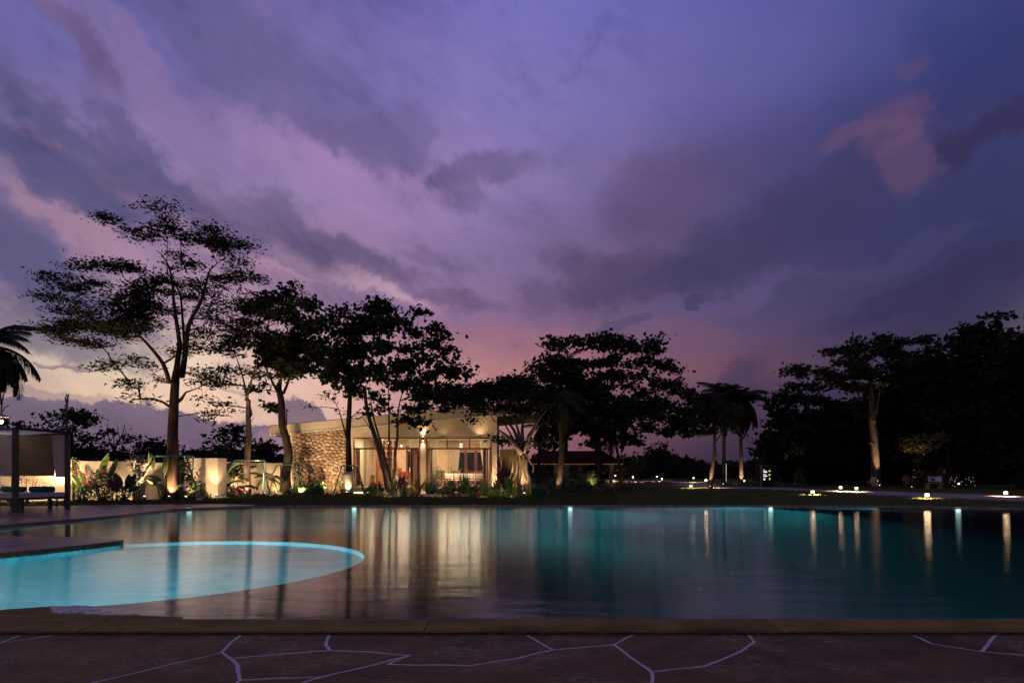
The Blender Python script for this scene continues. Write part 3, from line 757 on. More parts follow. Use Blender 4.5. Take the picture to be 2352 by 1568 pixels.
tree('feathery_tree', 'slim forked tree behind the second pipe frame, right of the tallest tree', 31,
 [(568,1140),(567,1060),(572,1000),(570,960),(571,920)], .19,
 Z1([(1000,640,110,46),(1080,560,90,50),(1060,700,90,60),(960,720,70,36,.8),(1120,650,70,60),(1100,480,60,36,.8),(1160,520,40,46),(930,820,60,30,.7),(1000,880,70,36,.7),(900,870,50,18,.7),(1080,820,60,40),(1170,800,40,50),(1020,960,60,20,.7),
 (930,935,50,18,.7),(1060,1000,40,16,.6),(980,1045,50,12,.4),(880,650,70,30),(900,560,50,26,.6)]),
 leaf=.15, dens=1.3, mats=(M_leaff, M_barkp), seed=5, aspect=.34, cs=.42, per=24, wide=1.3, group='trees with green pipe frames', stems=[([(571,950),(560,900),(548,850),(530,800)], .09, .3), ([(571,920),(585,870),(598,820)], .09, -.3), ([(570,990),(577,970),(586,958)], .04, -.1)])
tree('tall_dark_tree', 'dark slim tree with a crooked blackish trunk before the left end of the stone wall', 33,
 [(658,1134),(656,1090),(663,1050),(658,1010),(648,975),(647,930),(640,890)], .26,
 Z1([(1250,480,70,30),(1340,450,36,22),(1365,480,20,24),(1200,530,70,40),(1290,560,90,46),(1350,620,60,46),(1230,650,80,60),(1310,700,80,60),(1390,600,35,46),(1250,780,90,50),(1350,800,70,46),(1410,730,50,60),(1220,870,40,26,.6),(1230,960,36,34,.6),(1180,900,30,16,.6),(1320,860,40,24,.6),(1270,720,90,60),(1200,700,60,60)]),
 leaf=.19, dens=1.5, mats=(M_leafd, M_bark), seed=6, aspect=.5, cs=.44, per=26, group='trees with green pipe frames', stems=[([(652,1000),(659,975),(660,940)], .08, -.1), ([(645,900),(660,860),(670,800)], .10, .4), ([(645,905),(628,870),(610,830)], .09, -.4)])
tree('bare_twig_tree', 'thin dark tree with nearly bare twigs and a cloth-wrapped foot at the wall corner', 32.6,
 [(802,1131),(802,1090),(801,1040),(800,1000),(801,965),(803,930),(804,900),(807,875),(812,850)], .17,
 Z2([(360,790,40,8,.5),(470,760,60,20,.3),(480,700,70,30,.3),(420,740,60,16,.3),(500,830,60,12,.5),(560,720,60,30,.4),(610,800,40,26,.8),(640,830,40,20,.8),(580,660,60,30,.5)]),
 leaf=.13, dens=1.0, mats=(M_leafd, M_bark), seed=8, aspect=.4, cs=.36, per=9, group='trees with green pipe frames', stems=[([(801,1015),(790,975),(780,940),(770,905)], .07, -.2), ([(801,990),(803,940),(796,900),(790,870)], .08, .2)])
M_cream = mat('cream_cloth', (.62, .55, .42), .85, .15, 5, .3)
b = MB(); b.tube([W(801,1131,32.4), W(801.5,1110,32.4), W(799,1092,32.4), W(797.5,1084,32.4)], [.26, .25, .28, .30], 12, True, .05); wr = b.build('trunk_wrap', M_cream, None, True, org=(0, 0, 0))
wr.parent = bpy.data.objects['bare_twig_tree']; wr.location = -Vector(wr.parent.location)
tree('multi_stem_tree', 'broad-leaved tree with four pale leaning stems in front of the lit glass doors', 31.5,
 [(893,1112),(886,1090),(877,1063),(866,1018),(852,975),(842,935),(838,890)], .14,
 Z2([(365,160,45,18),(340,200,30,18),(400,230,60,26),(440,262,60,28),(500,195,36,20),(560,225,60,26),(620,250,60,35),(700,180,60,26),(765,160,46,24),(740,230,70,40),(850,215,50,26),(850,290,60,35),(965,222,38,12),(940,290,56,30),(790,320,80,46),(690,330,80,46),(600,350,80,46),(500,330,70,40),(400,340,60,46),
 (420,430,80,46),(350,450,60,40),(540,440,90,46),(660,440,90,46),(780,440,90,46),(900,400,66,34),(1085,322,40,12),(1020,350,50,18),(1140,352,36,9),(1000,400,60,22),(1080,400,60,16),(1150,418,36,8),(940,480,66,22),(1050,480,66,18),(1150,500,46,9),(1120,545,60,12),(1215,530,30,8),(1250,568,30,8),(1190,588,46,9),
 (1100,600,66,12),(980,570,86,22),(1000,620,80,22),(860,560,90,46),(740,560,90,46),(620,560,90,46),(500,540,90,46),(380,540,80,42),(420,620,86,34),(330,600,36,34),(560,630,80,30),(880,660,90,42),(1000,700,86,40),(1080,740,70,26),(1120,680,56,20),(960,800,80,36),(1020,870,40,24),(880,860,50,24,.6),(720,760,50,30,.6),(700,715,46,16,.6),(740,805,36,12,.6),(1150,775,40,14,.7),(640,700,60,30,.7)]),
 leaf=.21, dens=1.3, mats=(M_leafb, M_barkp), seed=9, aspect=.56, cs=.46, per=26, flat=.6, stems=[
 ([(896,1112),(884,1062),(870,1010),(858,970),(850,930),(846,880)], .12, .3), ([(900,1112),(893,1070),(890,1020),(889,960),(888,900),(886,860)], .11, .5), ([(902,1112),(907,1075),(906,1050),(912,1000),(912,960),(918,920),(930,880)], .12, .1), ([(866,1018),(856,1000)], .06, 0), ([(868,1010),(840,965),(830,958)],.05,-.2)])
M_root = mat('pale_aerial_root', (.34, .27, .17), .85, .4, 9, .8, 30, .2, col2=(.19, .14, .09), stretchv=(1, 1, .3))
ban = tree('banyan_tree', 'strangler fig with a lit trunk of twisted roots and a flat wide crown', 31,
 [(1203,1122),(1202,1090),(1200,1060),(1196,1035)], .34,
 Z3([(30,490,60,26),(120,500,80,36),(230,450,80,32),(330,450,80,36),(400,415,46,20),(450,450,60,28),(100,560,120,46),(250,560,120,56),(400,560,120,56),(150,635,120,32),(300,640,120,36),(430,640,100,34),(-60,520,80,32),(-100,595,80,34),(-170,640,46,16),(530,520,70,46),(520,620,70,46),
 (200,470,40,20),(380,430,50,16),(200,860,60,16,.3),(250,900,60,24,.4),(480,880,50,30,.3),(350,900,60,20,.7),(-120,500,80,30,1.2),(-60,560,90,40,1.3),(20,540,90,40,1.3),(-160,570,60,30),(60,620,80,30,1.2),(160,540,80,50,1.3),(330,560,90,60,1.3),(480,560,90,60,1.3),(560,640,80,50,1.2),(20,750,24,26,.6),(550,720,60,30,.6)]),
 leaf=.14, dens=1.7, mats=(M_leafd, M_root), seed=12, aspect=.5, cs=.42, per=40, stems=[
 ([(1196,1040),(1172,1010),(1150,992),(1141,985)], .16, -.6), ([(1198,1035),(1180,985),(1165,965),(1135,950)], .14, .4), ([(1200,1035),(1188,980),(1176,955),(1172,935)], .15, 0), ([(1202,1035),(1200,980),(1204,950),(1200,920)], .14, .6),
 ([(1204,1035),(1222,990),(1240,960),(1258,940)], .16, -.3), ([(1204,1035),(1216,1000),(1240,975),(1262,968)], .12, .5), ([(1180,985),(1160,975),(1120,962),(1090,962)], .06, .2)], group=None)
rn = random.Random(21)
for k in range(26):
    a = rn.uniform(0, 6.28); a2 = a+rn.uniform(-1.5, 1.5); b = MB(); pts = []
    for i in range(9):
        u = i/8; aa = a+(a2-a)*u; rr_ = (.36 if u > .2 else .36+.5*(.2-u))*(1-.38*u)*(1+.22*math.sin(math.pi*min(1, u*1.6)))*rn.uniform(.96, 1.1); c_ = W(1203-5*u, 1120-88*u, 31)
        pts.append((c_.x+math.cos(aa)*rr_, c_.y+math.sin(aa)*rr_*.9, -.03+2.0*u+.0))
    b.tube(pts, [rn.uniform(.022, .042)]*9, 5); b.build('aerial_root', M_root, ban, True)
for pts in ([(1176,1085),(1178,1060),(1186,1030)], [(1224,1085),(1226,1072),(1216,1058),(1208,1035)]):
    b = MB(); b.tube([W(x, y, 30.6) for x, y in pts], .03, 5); b.build('aerial_root', M_root, ban, True)
tree('almond_tree', 'large tiered broad-leaved tree right of centre, its crown in flat layers', 45,
 [(1375,1108),(1376,1060),(1372,1000),(1370,940)], .34,
 Z3([(620,185,45,14),(680,160,60,18),(760,150,60,22),(700,200,50,16),(810,180,60,26),(900,140,60,22),(1000,150,70,26),(1080,140,60,20),(1160,160,60,22),(930,190,80,28),(1060,200,80,28),(1180,220,70,26),(1270,222,60,22),(1330,170,50,12),(1405,122,46,10),(1290,190,50,12),(1380,235,30,10),(1300,270,60,14),
 (470,330,30,8),(540,300,50,18),(600,330,70,30),(520,370,60,18),(680,300,70,26),(760,300,70,26),(700,370,90,40),(850,320,70,32),(950,310,70,32),(1050,290,80,32),(1150,330,70,26),(1240,300,70,16),(1390,310,60,14),(1490,325,60,14),(1540,360,28,12),(1430,350,60,10),(1350,370,60,12),(800,410,90,46),(920,400,80,34),(1030,400,60,24),(1130,400,60,18),(1220,420,60,16),(1300,430,70,14),(1400,450,70,12),(1540,455,40,7),(1470,480,70,10),
 (880,480,80,40),(760,500,100,56),(1080,470,60,16,.7),(1200,500,70,15),(1290,520,70,18),(1380,510,60,16),(1480,520,60,14),(1560,520,46,14),(1610,555,30,10),(640,450,90,56),(560,420,60,36),(620,560,100,56),(760,610,100,56),(880,600,80,46),(980,560,70,26),(1080,560,60,22),(1180,580,70,22),(1280,600,70,30),(1380,590,70,30),(1460,620,70,30),(1540,680,60,40),(1590,740,46,50),(1500,740,80,40),(1420,700,70,40),(1330,680,70,40),(1450,820,60,26),(1540,800,50,30),(1350,780,60,22),
 (880,700,90,50),(760,700,100,50),(640,680,100,56),(990,680,70,30),(1090,680,70,40),(1200,700,70,40),(1290,790,26,12),(800,780,80,34),(700,860,60,22),(620,890,50,18),(590,930,40,10),(950,780,80,34),(1100,780,80,34),(1200,850,60,22),(1130,880,80,22),(1235,892,40,8),(1020,860,70,22),(900,900,70,22),(620,740,80,30),(700,760,90,50,1.3),(800,700,90,60,1.3),(560,700,80,50,1.3),(640,820,80,30,1.2),(880,820,80,40,1.2),(700,560,100,60,1.2),(820,520,80,50,1.2),(950,480,70,40),(1120,640,80,40),(1240,640,80,40),(1360,640,70,36),(1000,620,70,40)]),
 leaf=.25, dens=1.55, mats=(M_leafb, M_bark), seed=14, aspect=.6, cs=.56, per=26, flat=.6, depth=.6, stems=[([(1372,1000),(1400,940),(1440,890),(1480,870)], .16, -.6), ([(1371,960),(1340,900),(1300,860)], .16, .6), ([(1370,940),(1375,870),(1385,820),(1400,790)], .16, 0)])
tree('slim_tree', 'small spreading tree with a leaning trunk lit from below beside the path', 47,
 [(1631,1121),(1634,1090),(1638,1062),(1641,1040),(1641,1012),(1642,985)], .17,
 Z4([(100,500,40,16),(150,510,50,18),(60,590,60,22),(120,570,60,26),(180,560,50,36),(40,650,60,26),(120,640,70,36),(200,650,60,36),(30,720,50,30),(90,770,60,26),(170,740,60,30),(250,720,40,26),(20,780,40,14),(230,600,40,40),(140,700,60,40),(330,760,50,16,.5)]),
 leaf=.26, dens=1.2, mats=(M_leafb, M_barkp), seed=15, aspect=.55, cs=.5, per=17, stems=[([(1641,1020),(1655,1000),(1668,985)], .08, .2), ([(1641,1000),(1625,985),(1610,970)], .08, -.2), ([(1641,1045),(1647,1043),(1649,1048)],.05,-.2)])
big_right = tree('umbrella_tree', 'tall flat-topped tree on the right lawn with a pale lit trunk', 52,
 [(2010,1119),(2011,1070),(2009,1020),(2006,985),(2003,970),(2003,935),(2000,900),(2001,870)], .36,
 Z4([(980,220,50,12),(1060,215,60,14),(1160,150,45,10),(1210,175,50,14),(1280,190,50,14),(1345,110,26,16),(1350,160,60,20),(1430,130,40,14),(1430,180,70,18),(1520,150,60,14),(1600,150,40,8),(1640,140,20,6),(1150,230,70,16),(1250,250,80,18),(1380,230,80,26),(1500,240,80,22),(1600,240,60,16),(1700,210,30,8),(1740,190,20,6),(1660,250,40,10),(1740,280,60,24),(1790,240,30,24),(780,320,30,9),(750,350,26,7),(880,320,50,13),(930,340,50,12),(1010,350,60,16),(1080,300,60,14),
 (1170,310,80,20),(1300,320,100,26),(1440,320,100,26),(1600,310,90,26),(1700,300,50,16),(830,380,50,12),(900,400,70,15),(1000,410,80,17),(1120,380,90,24),(1260,390,100,30),(1400,400,100,34),(1550,390,100,34),(1680,380,80,34),(730,450,50,12),(690,470,30,8),(800,450,50,14),(880,460,60,14),(980,450,60,15),(1080,450,60,18),(1180,450,80,20),(1350,470,90,24),(1480,450,90,26),(1210,490,50,20,.5),(1200,650,40,18,.5)]),
 leaf=.27, dens=1.3, mats=(M_leafb, M_barkp), seed=16, aspect=.55, cs=.55, per=28, flat=.5, depth=.6, stems=[([(2004,968),(2016,950),(2020,925),(2026,900)], .16, .3), ([(2004,970),(1985,958),(1968,962),(1954,972)], .09, -.4), ([(1985,958),(1975,955),(1962,965),(1953,980)], .04, -.5), ([(2008,1027),(2004,1020),(1998,1018),(1990,1016)], .09, -.2), ([(2003,922),(1980,915),(1960,912)], .06, -.3),([(2007,1003),(2000,997)],.04,-.2)])
tree('round_tree', 'dense dark tree between the signposts and the flat-topped tree', 62,
 [(1850,1112),(1850,1060),(1852,1000)], .30,
 Z4([(700,560,90,50),(640,620,60,50),(780,540,80,40),(880,530,90,36),(960,560,90,50),(820,640,140,70),(700,720,120,70),(860,780,160,80),(1000,680,120,80),(620,760,50,60,.8),(520,900,90,60),(640,880,110,80),(800,920,140,80),(960,900,140,90),(1080,800,110,100),(1040,560,60,26),(600,690,30,26),(1100,960,100,90)]),
 leaf=.42, dens=1.0, mats=(M_leafd, M_bark), seed=17, aspect=.6, cs=.8, per=20)
dk_ = [('massive_tree', 'huge dark tree with a peaked top at the right edge, tallest of the right-hand woods', 50, [(2180,1125),(2185,1040),(2195,960)], [(2245,760,28,18),(2262,745,10,12),(2230,775,40,20),(2200,800,50,30),(2260,800,60,40),(2190,850,60,50),(2250,870,90,60),(2170,900,60,60),(2220,950,90,60),(2160,980,50,50),(2250,1010,80,50)]),
 ('massive_tree', 'dark rounded tree cut off by the right edge of the frame', 46, [(2350,1130),(2350,1060),(2352,1000)], [(2310,800,50,16),(2350,805,60,30),(2330,850,80,50),(2400,850,80,60),(2330,920,90,60),(2300,990,80,60),(2380,980,90,70),(2340,1050,100,50)]),
 ('massive_tree', 'dark tree directly behind the flat-topped tree and the bench', 58, [(2100,1118),(2104,1040),(2110,980)], [(2080,890,60,40),(2140,880,60,50),(2050,950,70,60),(2120,960,80,60),(2060,1020,80,50),(2140,1040,80,50),(2020,930,40,40),(1990,1000,50,60),(2150,830,40,30)]),
 ]
for i, (nm, lb, Y, tk, bl) in enumerate(dk_):
    tree(nm, lb, Y, tk, .4, bl, leaf=.42, dens=1.0, mats=(M_leafd, M_bark), seed=30+i, aspect=.6, cs=.8, per=22, group='dark woodland trees at the right')
tree('amber_tree', 'low tree with yellowing leaves catching the lamplight above the bench', 46,
 [(2108,1118),(2106,1080),(2112,1040)], .12, [(2100,1015,26,10),(2125,1005,34,14),(2150,1010,26,12),(2085,1030,30,14),(2110,1045,20,22,.7),(2100,1080,14,26,.7),(2125,1030,20,14,.7)],
 leaf=.2, dens=1.0, mats=(leafmat('yellow_leaf', (.14, .10, .02), (.08, .09, .02)), M_bark), seed=37, aspect=.5, cs=.5, per=16)
# far trees along the horizon, each one told apart by its neighbour
FART = [(1470,1078,20,20,110,'distant round tree left of the line of path lamps'),(1510,1055,26,26,115,'tallest of the distant trees right of the pavilion'),(1560,1065,24,22,120,'distant tree at the foot of the small spreading tree'),
 (1600,1078,22,16,130,'low distant tree below the faint street lamp'),(1635,1082,22,14,125,'distant bush left of the rope-lit palm trunks'),(1690,1078,26,14,120,'distant low tree between the palm trunks'),(1735,1070,26,24,100,'distant dark tree behind the arrow sign'),(1430,1068,22,24,90,'distant tree just right of the pavilion roof'),
 (1375,1062,26,20,80,'dark tree behind the pavilion columns'),(1300,1064,24,18,85,'distant tree behind the left pavilion columns'),(1235,1072,22,14,90,'distant bush seen right of the fig trunk'),(1250,1050,12,14,75,'small dark tree standing behind the fig and the pavilion')]
for i, (x, y, rx, ry, Y, lb) in enumerate(FART):
    rf_ = random.Random(i)
    bl = [(x+rf_.uniform(-.5, .5)*rx, y+rf_.uniform(-.7, .4)*ry, rx*rf_.uniform(.4, .8), ry*rf_.uniform(.35, .6)) for _ in range(6)]+[(x, y+ry*.6, rx, ry*.5)]
    tree('distant_tree', lb, Y, [(x, HY+FPX*1.1/Y), (x+1, (y+HY+12)/2), (x, y)], .25, bl, leaf=.5, dens=.9, mats=(M_leafd, M_bark), seed=50+i, aspect=.65, cs=1.0, per=16, group='distant trees on the right horizon')
LEFTT = [(165,985,60,46,44,'bushy tree behind the wall right of the day bed'),(120,1000,24,26,46,'tree top showing between the day bed posts and the bushy tree'),(215,1040,46,24,46,'dark shrub mass at the foot of the bushy tree'),(330,1028,40,26,48,'dark tree behind the wall left of the tallest trunk'),
 (270,1050,36,16,50,'low dark tree under the bare branches'),(372,1040,30,22,47,'dark tree just left of the tallest trunk'),(465,1045,22,12,50,'small blurred tree behind the wall right of the tallest trunk'),(530,1010,46,36,40,'olive tree behind the second pipe frame'),(610,1035,44,24,46,'dark round tree left of the house roof'),(20,1000,40,36,44,'tree behind the day bed canopy')]
for i, (x, y, rx, ry, Y, lb) in enumerate(LEFTT):
    rf_ = random.Random(90+i)
    bl = [(x+rf_.uniform(-.65, .65)*rx, y+rf_.uniform(-.8, .3)*ry, rx*rf_.uniform(.3, .55), ry*rf_.uniform(.25, .45)) for _ in range(9)]+[(x, y+ry*.7, rx, ry*.5), (x, y+ry*1.3, rx*.9, ry*.6)]
    tree('background_tree', lb, Y, [(x, HY+FPX*1.1/Y), (x+2, y+ry*1.2), (x, y+ry*.3)], .16, bl, leaf=.22, dens=.75, mats=(M_leafd, M_bark), seed=80+i, aspect=.55, cs=.55, per=18, group='trees beyond the garden wall')
def bare(name, label, Y, segs, group=None):
    pts0 = W(*segs[0][0][0], Y); root = aempty(name, (pts0.x, pts0.y, 0), label, 'tree', group)
    b = MB()
    for i, (pts, r) in enumerate(segs):
        p = [W(x, y, Y) for x, y in pts]
        if i == 0: p[0].z = -.05
        p = crom3(p, .3); b.tube(p, [r*(1-.7*j/len(p)) for j in range(len(p))], 7)
    b.build('trunk', M_bark, root, True)
    return root
bare('dead_tree', 'bare black tree trunk rising right behind the day bed post', 22, [([(155,1160),(154,1050),(153,960),(154,925),(157,905)], .075), ([(153.5,952),(143,943),(135,938)], .03), ([(154,930),(150,915),(153,905)], .03), ([(153.5,950),(160,940),(163,934)], .02)])
bare('dead_tree', 'leafless forked tree in the dip between two dark background trees', 46, [([(264,1120),(263,1060),(262,1035)], .10), ([(262,1036),(253,1015),(247,990),(246,973)], .06), ([(262,1036),(272,1015),(282,995),(286,975)], .06), ([(262,1036),(262,1010),(258,995)], .04), ([(275,1010),(272,990),(268,972)], .03), ([(278,1003),(290,996),(288,985)], .025), ([(252,1012),(244,1005)], .02), ([(265,1025),(268,1005)], .02)])
bare('dead_tree', 'thin twiggy bare tree at the far left edge by the street lamp', 20, [([(-4,1180),(-2,1040),(2,960),(4,930),(0,900)], .05), ([(3,950),(12,935),(22,930)], .02), ([(2,980),(10,962),(18,958)], .02), ([(4,925),(10,900),(6,880)], .02), ([(0,900),(8,880),(12,862)], .02)])
rt = bare('bare_tree', 'lopped tree with bare lit branches standing behind the arrow sign', 58, [([(1755,1116),(1756,1080),(1755,1030),(1757,985)], .24), ([(1753,1030),(1740,1022),(1722,1015),(1712,1005)], .05), ([(1753,1027),(1735,1018),(1726,1002)], .04), ([(1754,1022),(1746,1008),(1744,1000)], .05), ([(1757,1030),(1768,1028),(1765,1024)], .05), ([(1758,1010),(1762,1000),(1767,994)], .04), ([(1752,1012),(1747,1000)], .04)])
b = MB(); b.tube([W(x, y, 56.5) for x, y in ((1700,998),(1712,1005),(1722,1017))], .03, 5)
# dark woodland filling the right horizon
rs = np.random.RandomState(77); n = 26000
Yw = rs.uniform(64, 80, n); px = rs.uniform(1760, 2760, n); topy = np.interp(px, [1760, 1800, 1860, 1950, 2050, 2150, 2200, 2300, 2760], [1040, 990, 950, 930, 900, 880, 850, 860, 860])
py = topy+(1112-topy)*rs.uniform(0, 1, n)**.9
cen = np.stack([(px-CX)/FPX*Yw, Yw, CAMZ-(py-HY)/FPX*Yw], 1)
wd = quads_mesh('woodland', leaves(rs, cen, np.full(n, 1.1), .7, .5), M_leafd, None, (0, 0, 0)); tag(wd, kind='stuff')
rs = np.random.RandomState(78); n = 9000
Yw = rs.uniform(140, 200, n); px = rs.uniform(300, 1900, n); py = rs.uniform(1068, 1094, n)+8*np.sin(px*.02)+4*np.sin(px*.07)
cen = np.stack([(px-CX)/FPX*Yw, Yw, CAMZ-(py-HY)/FPX*Yw], 1)
tag(quads_mesh('treeline', leaves(rs, cen, np.full(n, 2.6), .7, .5), M_leafd, None, (0, 0, 0)), kind='stuff')
rs = np.random.RandomState(79); n = 9000
Yw = rs.uniform(48, 56, n); px = rs.uniform(-150, 680, n); py = rs.uniform(1046, 1110, n)+6*np.sin(px*.03)+4*np.sin(px*.11)
cen = np.stack([(px-CX)/FPX*Yw, Yw, CAMZ-(py-HY)/FPX*Yw], 1)
tag(quads_mesh('undergrowth', leaves(rs, cen, np.full(n, .7), .7, .5), M_leafd, None, (0, 0, 0)), kind='stuff')
# palms
def frond_mesh(L, droop, seed, n=44, lw=.020):
    r = random.Random(seed); b = MB(); pts = []
    for i in range(13):
        u = i/12; pts.append(Vector((L*u*(1-.18*droop*u*u), 0, L*(.42*u-(.42+.55*droop)*u*u))))
    b.tube(pts, [.025*(1-u/13) + .006 for u in range(13)], 4)
    for i in range(n):
        u = .14+.85*i/n; k = u*12; j = min(11, int(k)); p = pts[j].lerp(pts[j+1], k-j); d = (pts[j+1]-pts[j]).normalized()
        for s_ in (-1, 1):
            ll = L*.30*math.sin(math.pi*min(1, .12+u*.86))**.7*r.uniform(.85, 1.1)
            dd = (d*.75+Vector((0, s_*.9, -.25-r.uniform(0, .35)))).normalized(); b.blade(p, dd, (0, 0, 1), ll, lw, .35, 2)
    me = bpy.data.meshes.new('frond'); me.from_pydata(b.v, [], b.f); me.materials.append(M_palm); return me
FR = [frond_mesh(1.0, d, i) for i, d in enumerate((.5, .8, 1.1, 1.5))]
def palm(label, Y, trunk, r, nf, L, seed, bark=M_barkp, name='palm_tree', group=None, tilt=0, spread=(20, 340), cat='palm'):
    p = [W(x, y, Y) for x, y in trunk]; p[0].z = -.05
    root = aempty(name, (p[0].x, p[0].y, 0), label, cat, group); b = MB(); cp_ = crom3(p, .14); m = len(cp_)
    b.tube(cp_, [(r*(1-.42*i/m)*(1+.5*math.exp(-i/m*12)))*(1.06 if i % 2 else .96) for i in range(m)], 10); b.build('trunk', bark, root, True)
    rr_ = random.Random(seed); top = cp_[-1]-Vector(root.location)
    for k in range(nf):
        f = bpy.data.objects.new('frond', FR[k % 4 if k > nf*.3 else k % 2]); COL.objects.link(f); f.parent = root; f.location = top
        az_ = k*2.399+rr_.uniform(-.2, .2); pitch = rr_.uniform(-.1, .9) if k > nf*.3 else rr_.uniform(-1.0, -.3)
        f.rotation_euler = (rr_.uniform(-.3, .3), pitch, az_); l = L*rr_.uniform(.8, 1.1); f.scale = (l, l, l)
    return root
palm('palm with drooping fronds cut off by the left edge above the day bed', 15, [(-40,1190),(-38,1000),(-30,860),(-25,795)], .16, 40, 1.25, 1)
palm('coconut palm with a curved pale trunk in the bed left of the pavilion column', 38, [(1282,1112),(1288,1082),(1290,1050),(1291,1010),(1288,965),(1286,925)], .22, 13, 2.3, 2, group='coconut palms')
palm('young palm tied to crossed props behind the fig tree', 46, [(1236,1105),(1236,1080),(1239,1040),(1241,1000),(1243,985)], .17, 16, 1.5, 3, M_bark, group='coconut palms')
palm('coconut palm leaning outside the pavilion, behind the tiered tree', 50, [(1428,1105),(1424,1085),(1420,1050),(1412,1000),(1408,955)], .13, 22, 3.0, 4, group='coconut palms')
palm('palm whose dark trunk carries a thin string of lights', 58, [(1664,1112),(1663,1060),(1663,1000),(1661,930),(1658,912)], .20, 46, 2.6, 5, M_bark, group='windblown palms by the path')
palm('palm with a rope-ringed trunk lit bright from its foot', 56, [(1703,1112),(1702,1080),(1702,1040),(1701,980),(1699,925)], .20, 54, 2.9, 6, group='windblown palms by the path')
palm('tall palm showing above the tiered tree on its left side', 52, [(1300,1105),(1300,1000),(1302,900),(1303,830)], .18, 14, 2.4, 7, M_bark, group='coconut palms')

print('LEAVES', NLEAF[0])
# ---------------------------------------------------------------- garden wall, house, interior, pavilion
M_wall = mat('cream_plaster', (.52, .45, .31), .9, .10, 1.5, .3, 40, .1)
M_wallb = mat('house_plaster', (.50, .42, .30), .9, .08, 1.2, .2, 50, .1)
M_fascia = mat('roof_fascia_paint', (.50, .43, .31), .7, .08, 1.5, .1)
M_wood = mat('dark_red_wood', (.16, .062, .04), .45, .25, 6, .3, 30, .4, stretchv=(1, 1, .2))
M_wood2 = mat('warm_wood', (.42, .22, .12), .5, .2, 5, .2, 30, .3, stretchv=(1, 1, .2))
M_floor = mat('interior_floor', (.45, .30, .19), .35, .15, 3)
M_curt = leafmat('curtain_linen', (.62, .54, .40), (.56, .48, .34), .5, .95)
M_mortar = mat('wall_mortar', (.10, .075, .05), .95, .3, 10, .6)
M_stone = [mat('wall_stone', c, .85, .25, 9, .7, 40, .15) for c in ((.38, .28, .18), (.32, .23, .14), (.42, .33, .22), (.29, .20, .12))]
M_linen = mat('white_tablecloth', (.78, .74, .66), .8, .05, 6)
M_metal = mat('green_painted_pipe', (.05, .11, .075), .4, .2, 8, spec=.5)
M_dark = mat('dark_metal', (.035, .03, .03), .4, .2, 8, spec=.5)
M_pot = mat('terracotta_glaze', (.22, .07, .04), .35, .3, 6, spec=.5)
M_white = mat('white_paint', (.75, .74, .72), .5, .05, 6)
M_rock = mat('rounded_rock', (.24, .19, .16), .9, .35, 7, .8, 24)
GL = glassmat('window_glass')
mb = lambda: MB()
# --- garden wall in runs; each run: list of ground points, height
def wall_run(label, pts, h, th=.16, pil=(), cap=.02, capw=.05):
    root = aempty('garden_wall', (pts[0].x, pts[0].y, 0), label, 'wall'); b = MB(); n = len(pts)
    def band(b, z0, z1, w):
        ro_ = []
        for i, p in enumerate(pts):
            d = (pts[min(i+1, n-1)]-pts[max(i-1, 0)]); d.z = 0; d.normalize(); nn = Vector((-d.y, d.x, 0))*w/2
            ro_.append([(p.x-nn.x, p.y-nn.y, z0), (p.x-nn.x, p.y-nn.y, z1), (p.x+nn.x, p.y+nn.y, z1), (p.x+nn.x, p.y+nn.y, z0)])
        for i in range(n-1):
            b.add(ro_[i]+ro_[i+1], [(0, 4, 5, 1), (1, 5, 6, 2), (2, 6, 7, 3)])
        b.add(ro_[0]+ro_[-1], [(0, 1, 2, 3), (7, 6, 5, 4)]); return b
    band(b, -.05, h, th).build('wall_panel', M_wall, root); band(MB(), h+.002, h+.002+cap*3, th+capw).build('coping', M_wall, root)
    for (x, y, w) in pil:
        MB().box((x, y, (h+.10)/2), (w, w, h+.12)).build('pilaster', M_wall, root)
    return root
A = lambda px, Y: Vector(((px-CX)/FPX*Y, Y, 0))
wall_run('cream garden wall behind the day bed', [A(-260, 24.5), A(163, 25.5)], 1.52, pil=[(A(167, 25.45).x, 25.38, .17)])
wall_run('cream garden wall between the ivy pillar and the vine pillar, behind the red flowers', [A(172, 25.55), A(300, 26.3)], 1.55, pil=[(A(304, 26.3).x, 26.22, .24)])
wall_run('cream garden wall just right of the vine pillar, lit from the grass', [A(310, 26.5), A(396, 27.2)], 1.50)
wall_run('curved cream garden wall lit from above behind the tallest trunk', [A(428, 29.4), A(450, 28.6), A(475, 28.3), A(498, 28.5), A(517, 29.0)], 1.74)
wall_run('cream garden wall running up to the stone house wall', [A(517, 31.5), A(590, 33.6), A(672, 35.2)], 1.62)
# --- house
YB = 34.3; S2 = .0234132
HX = lambda P: (P-1198.5)*S2
HZ = lambda P: 1.1-(P-1108)*S2
house = aempty('house', (-5, YB, 0), 'low modern house with a stone side wall, slanting roof and open glass doors', 'house')
SL = (4.29-3.57)/8.0
rz = lambda x: 3.57+(x+8.85)*SL                      # underside of the roof
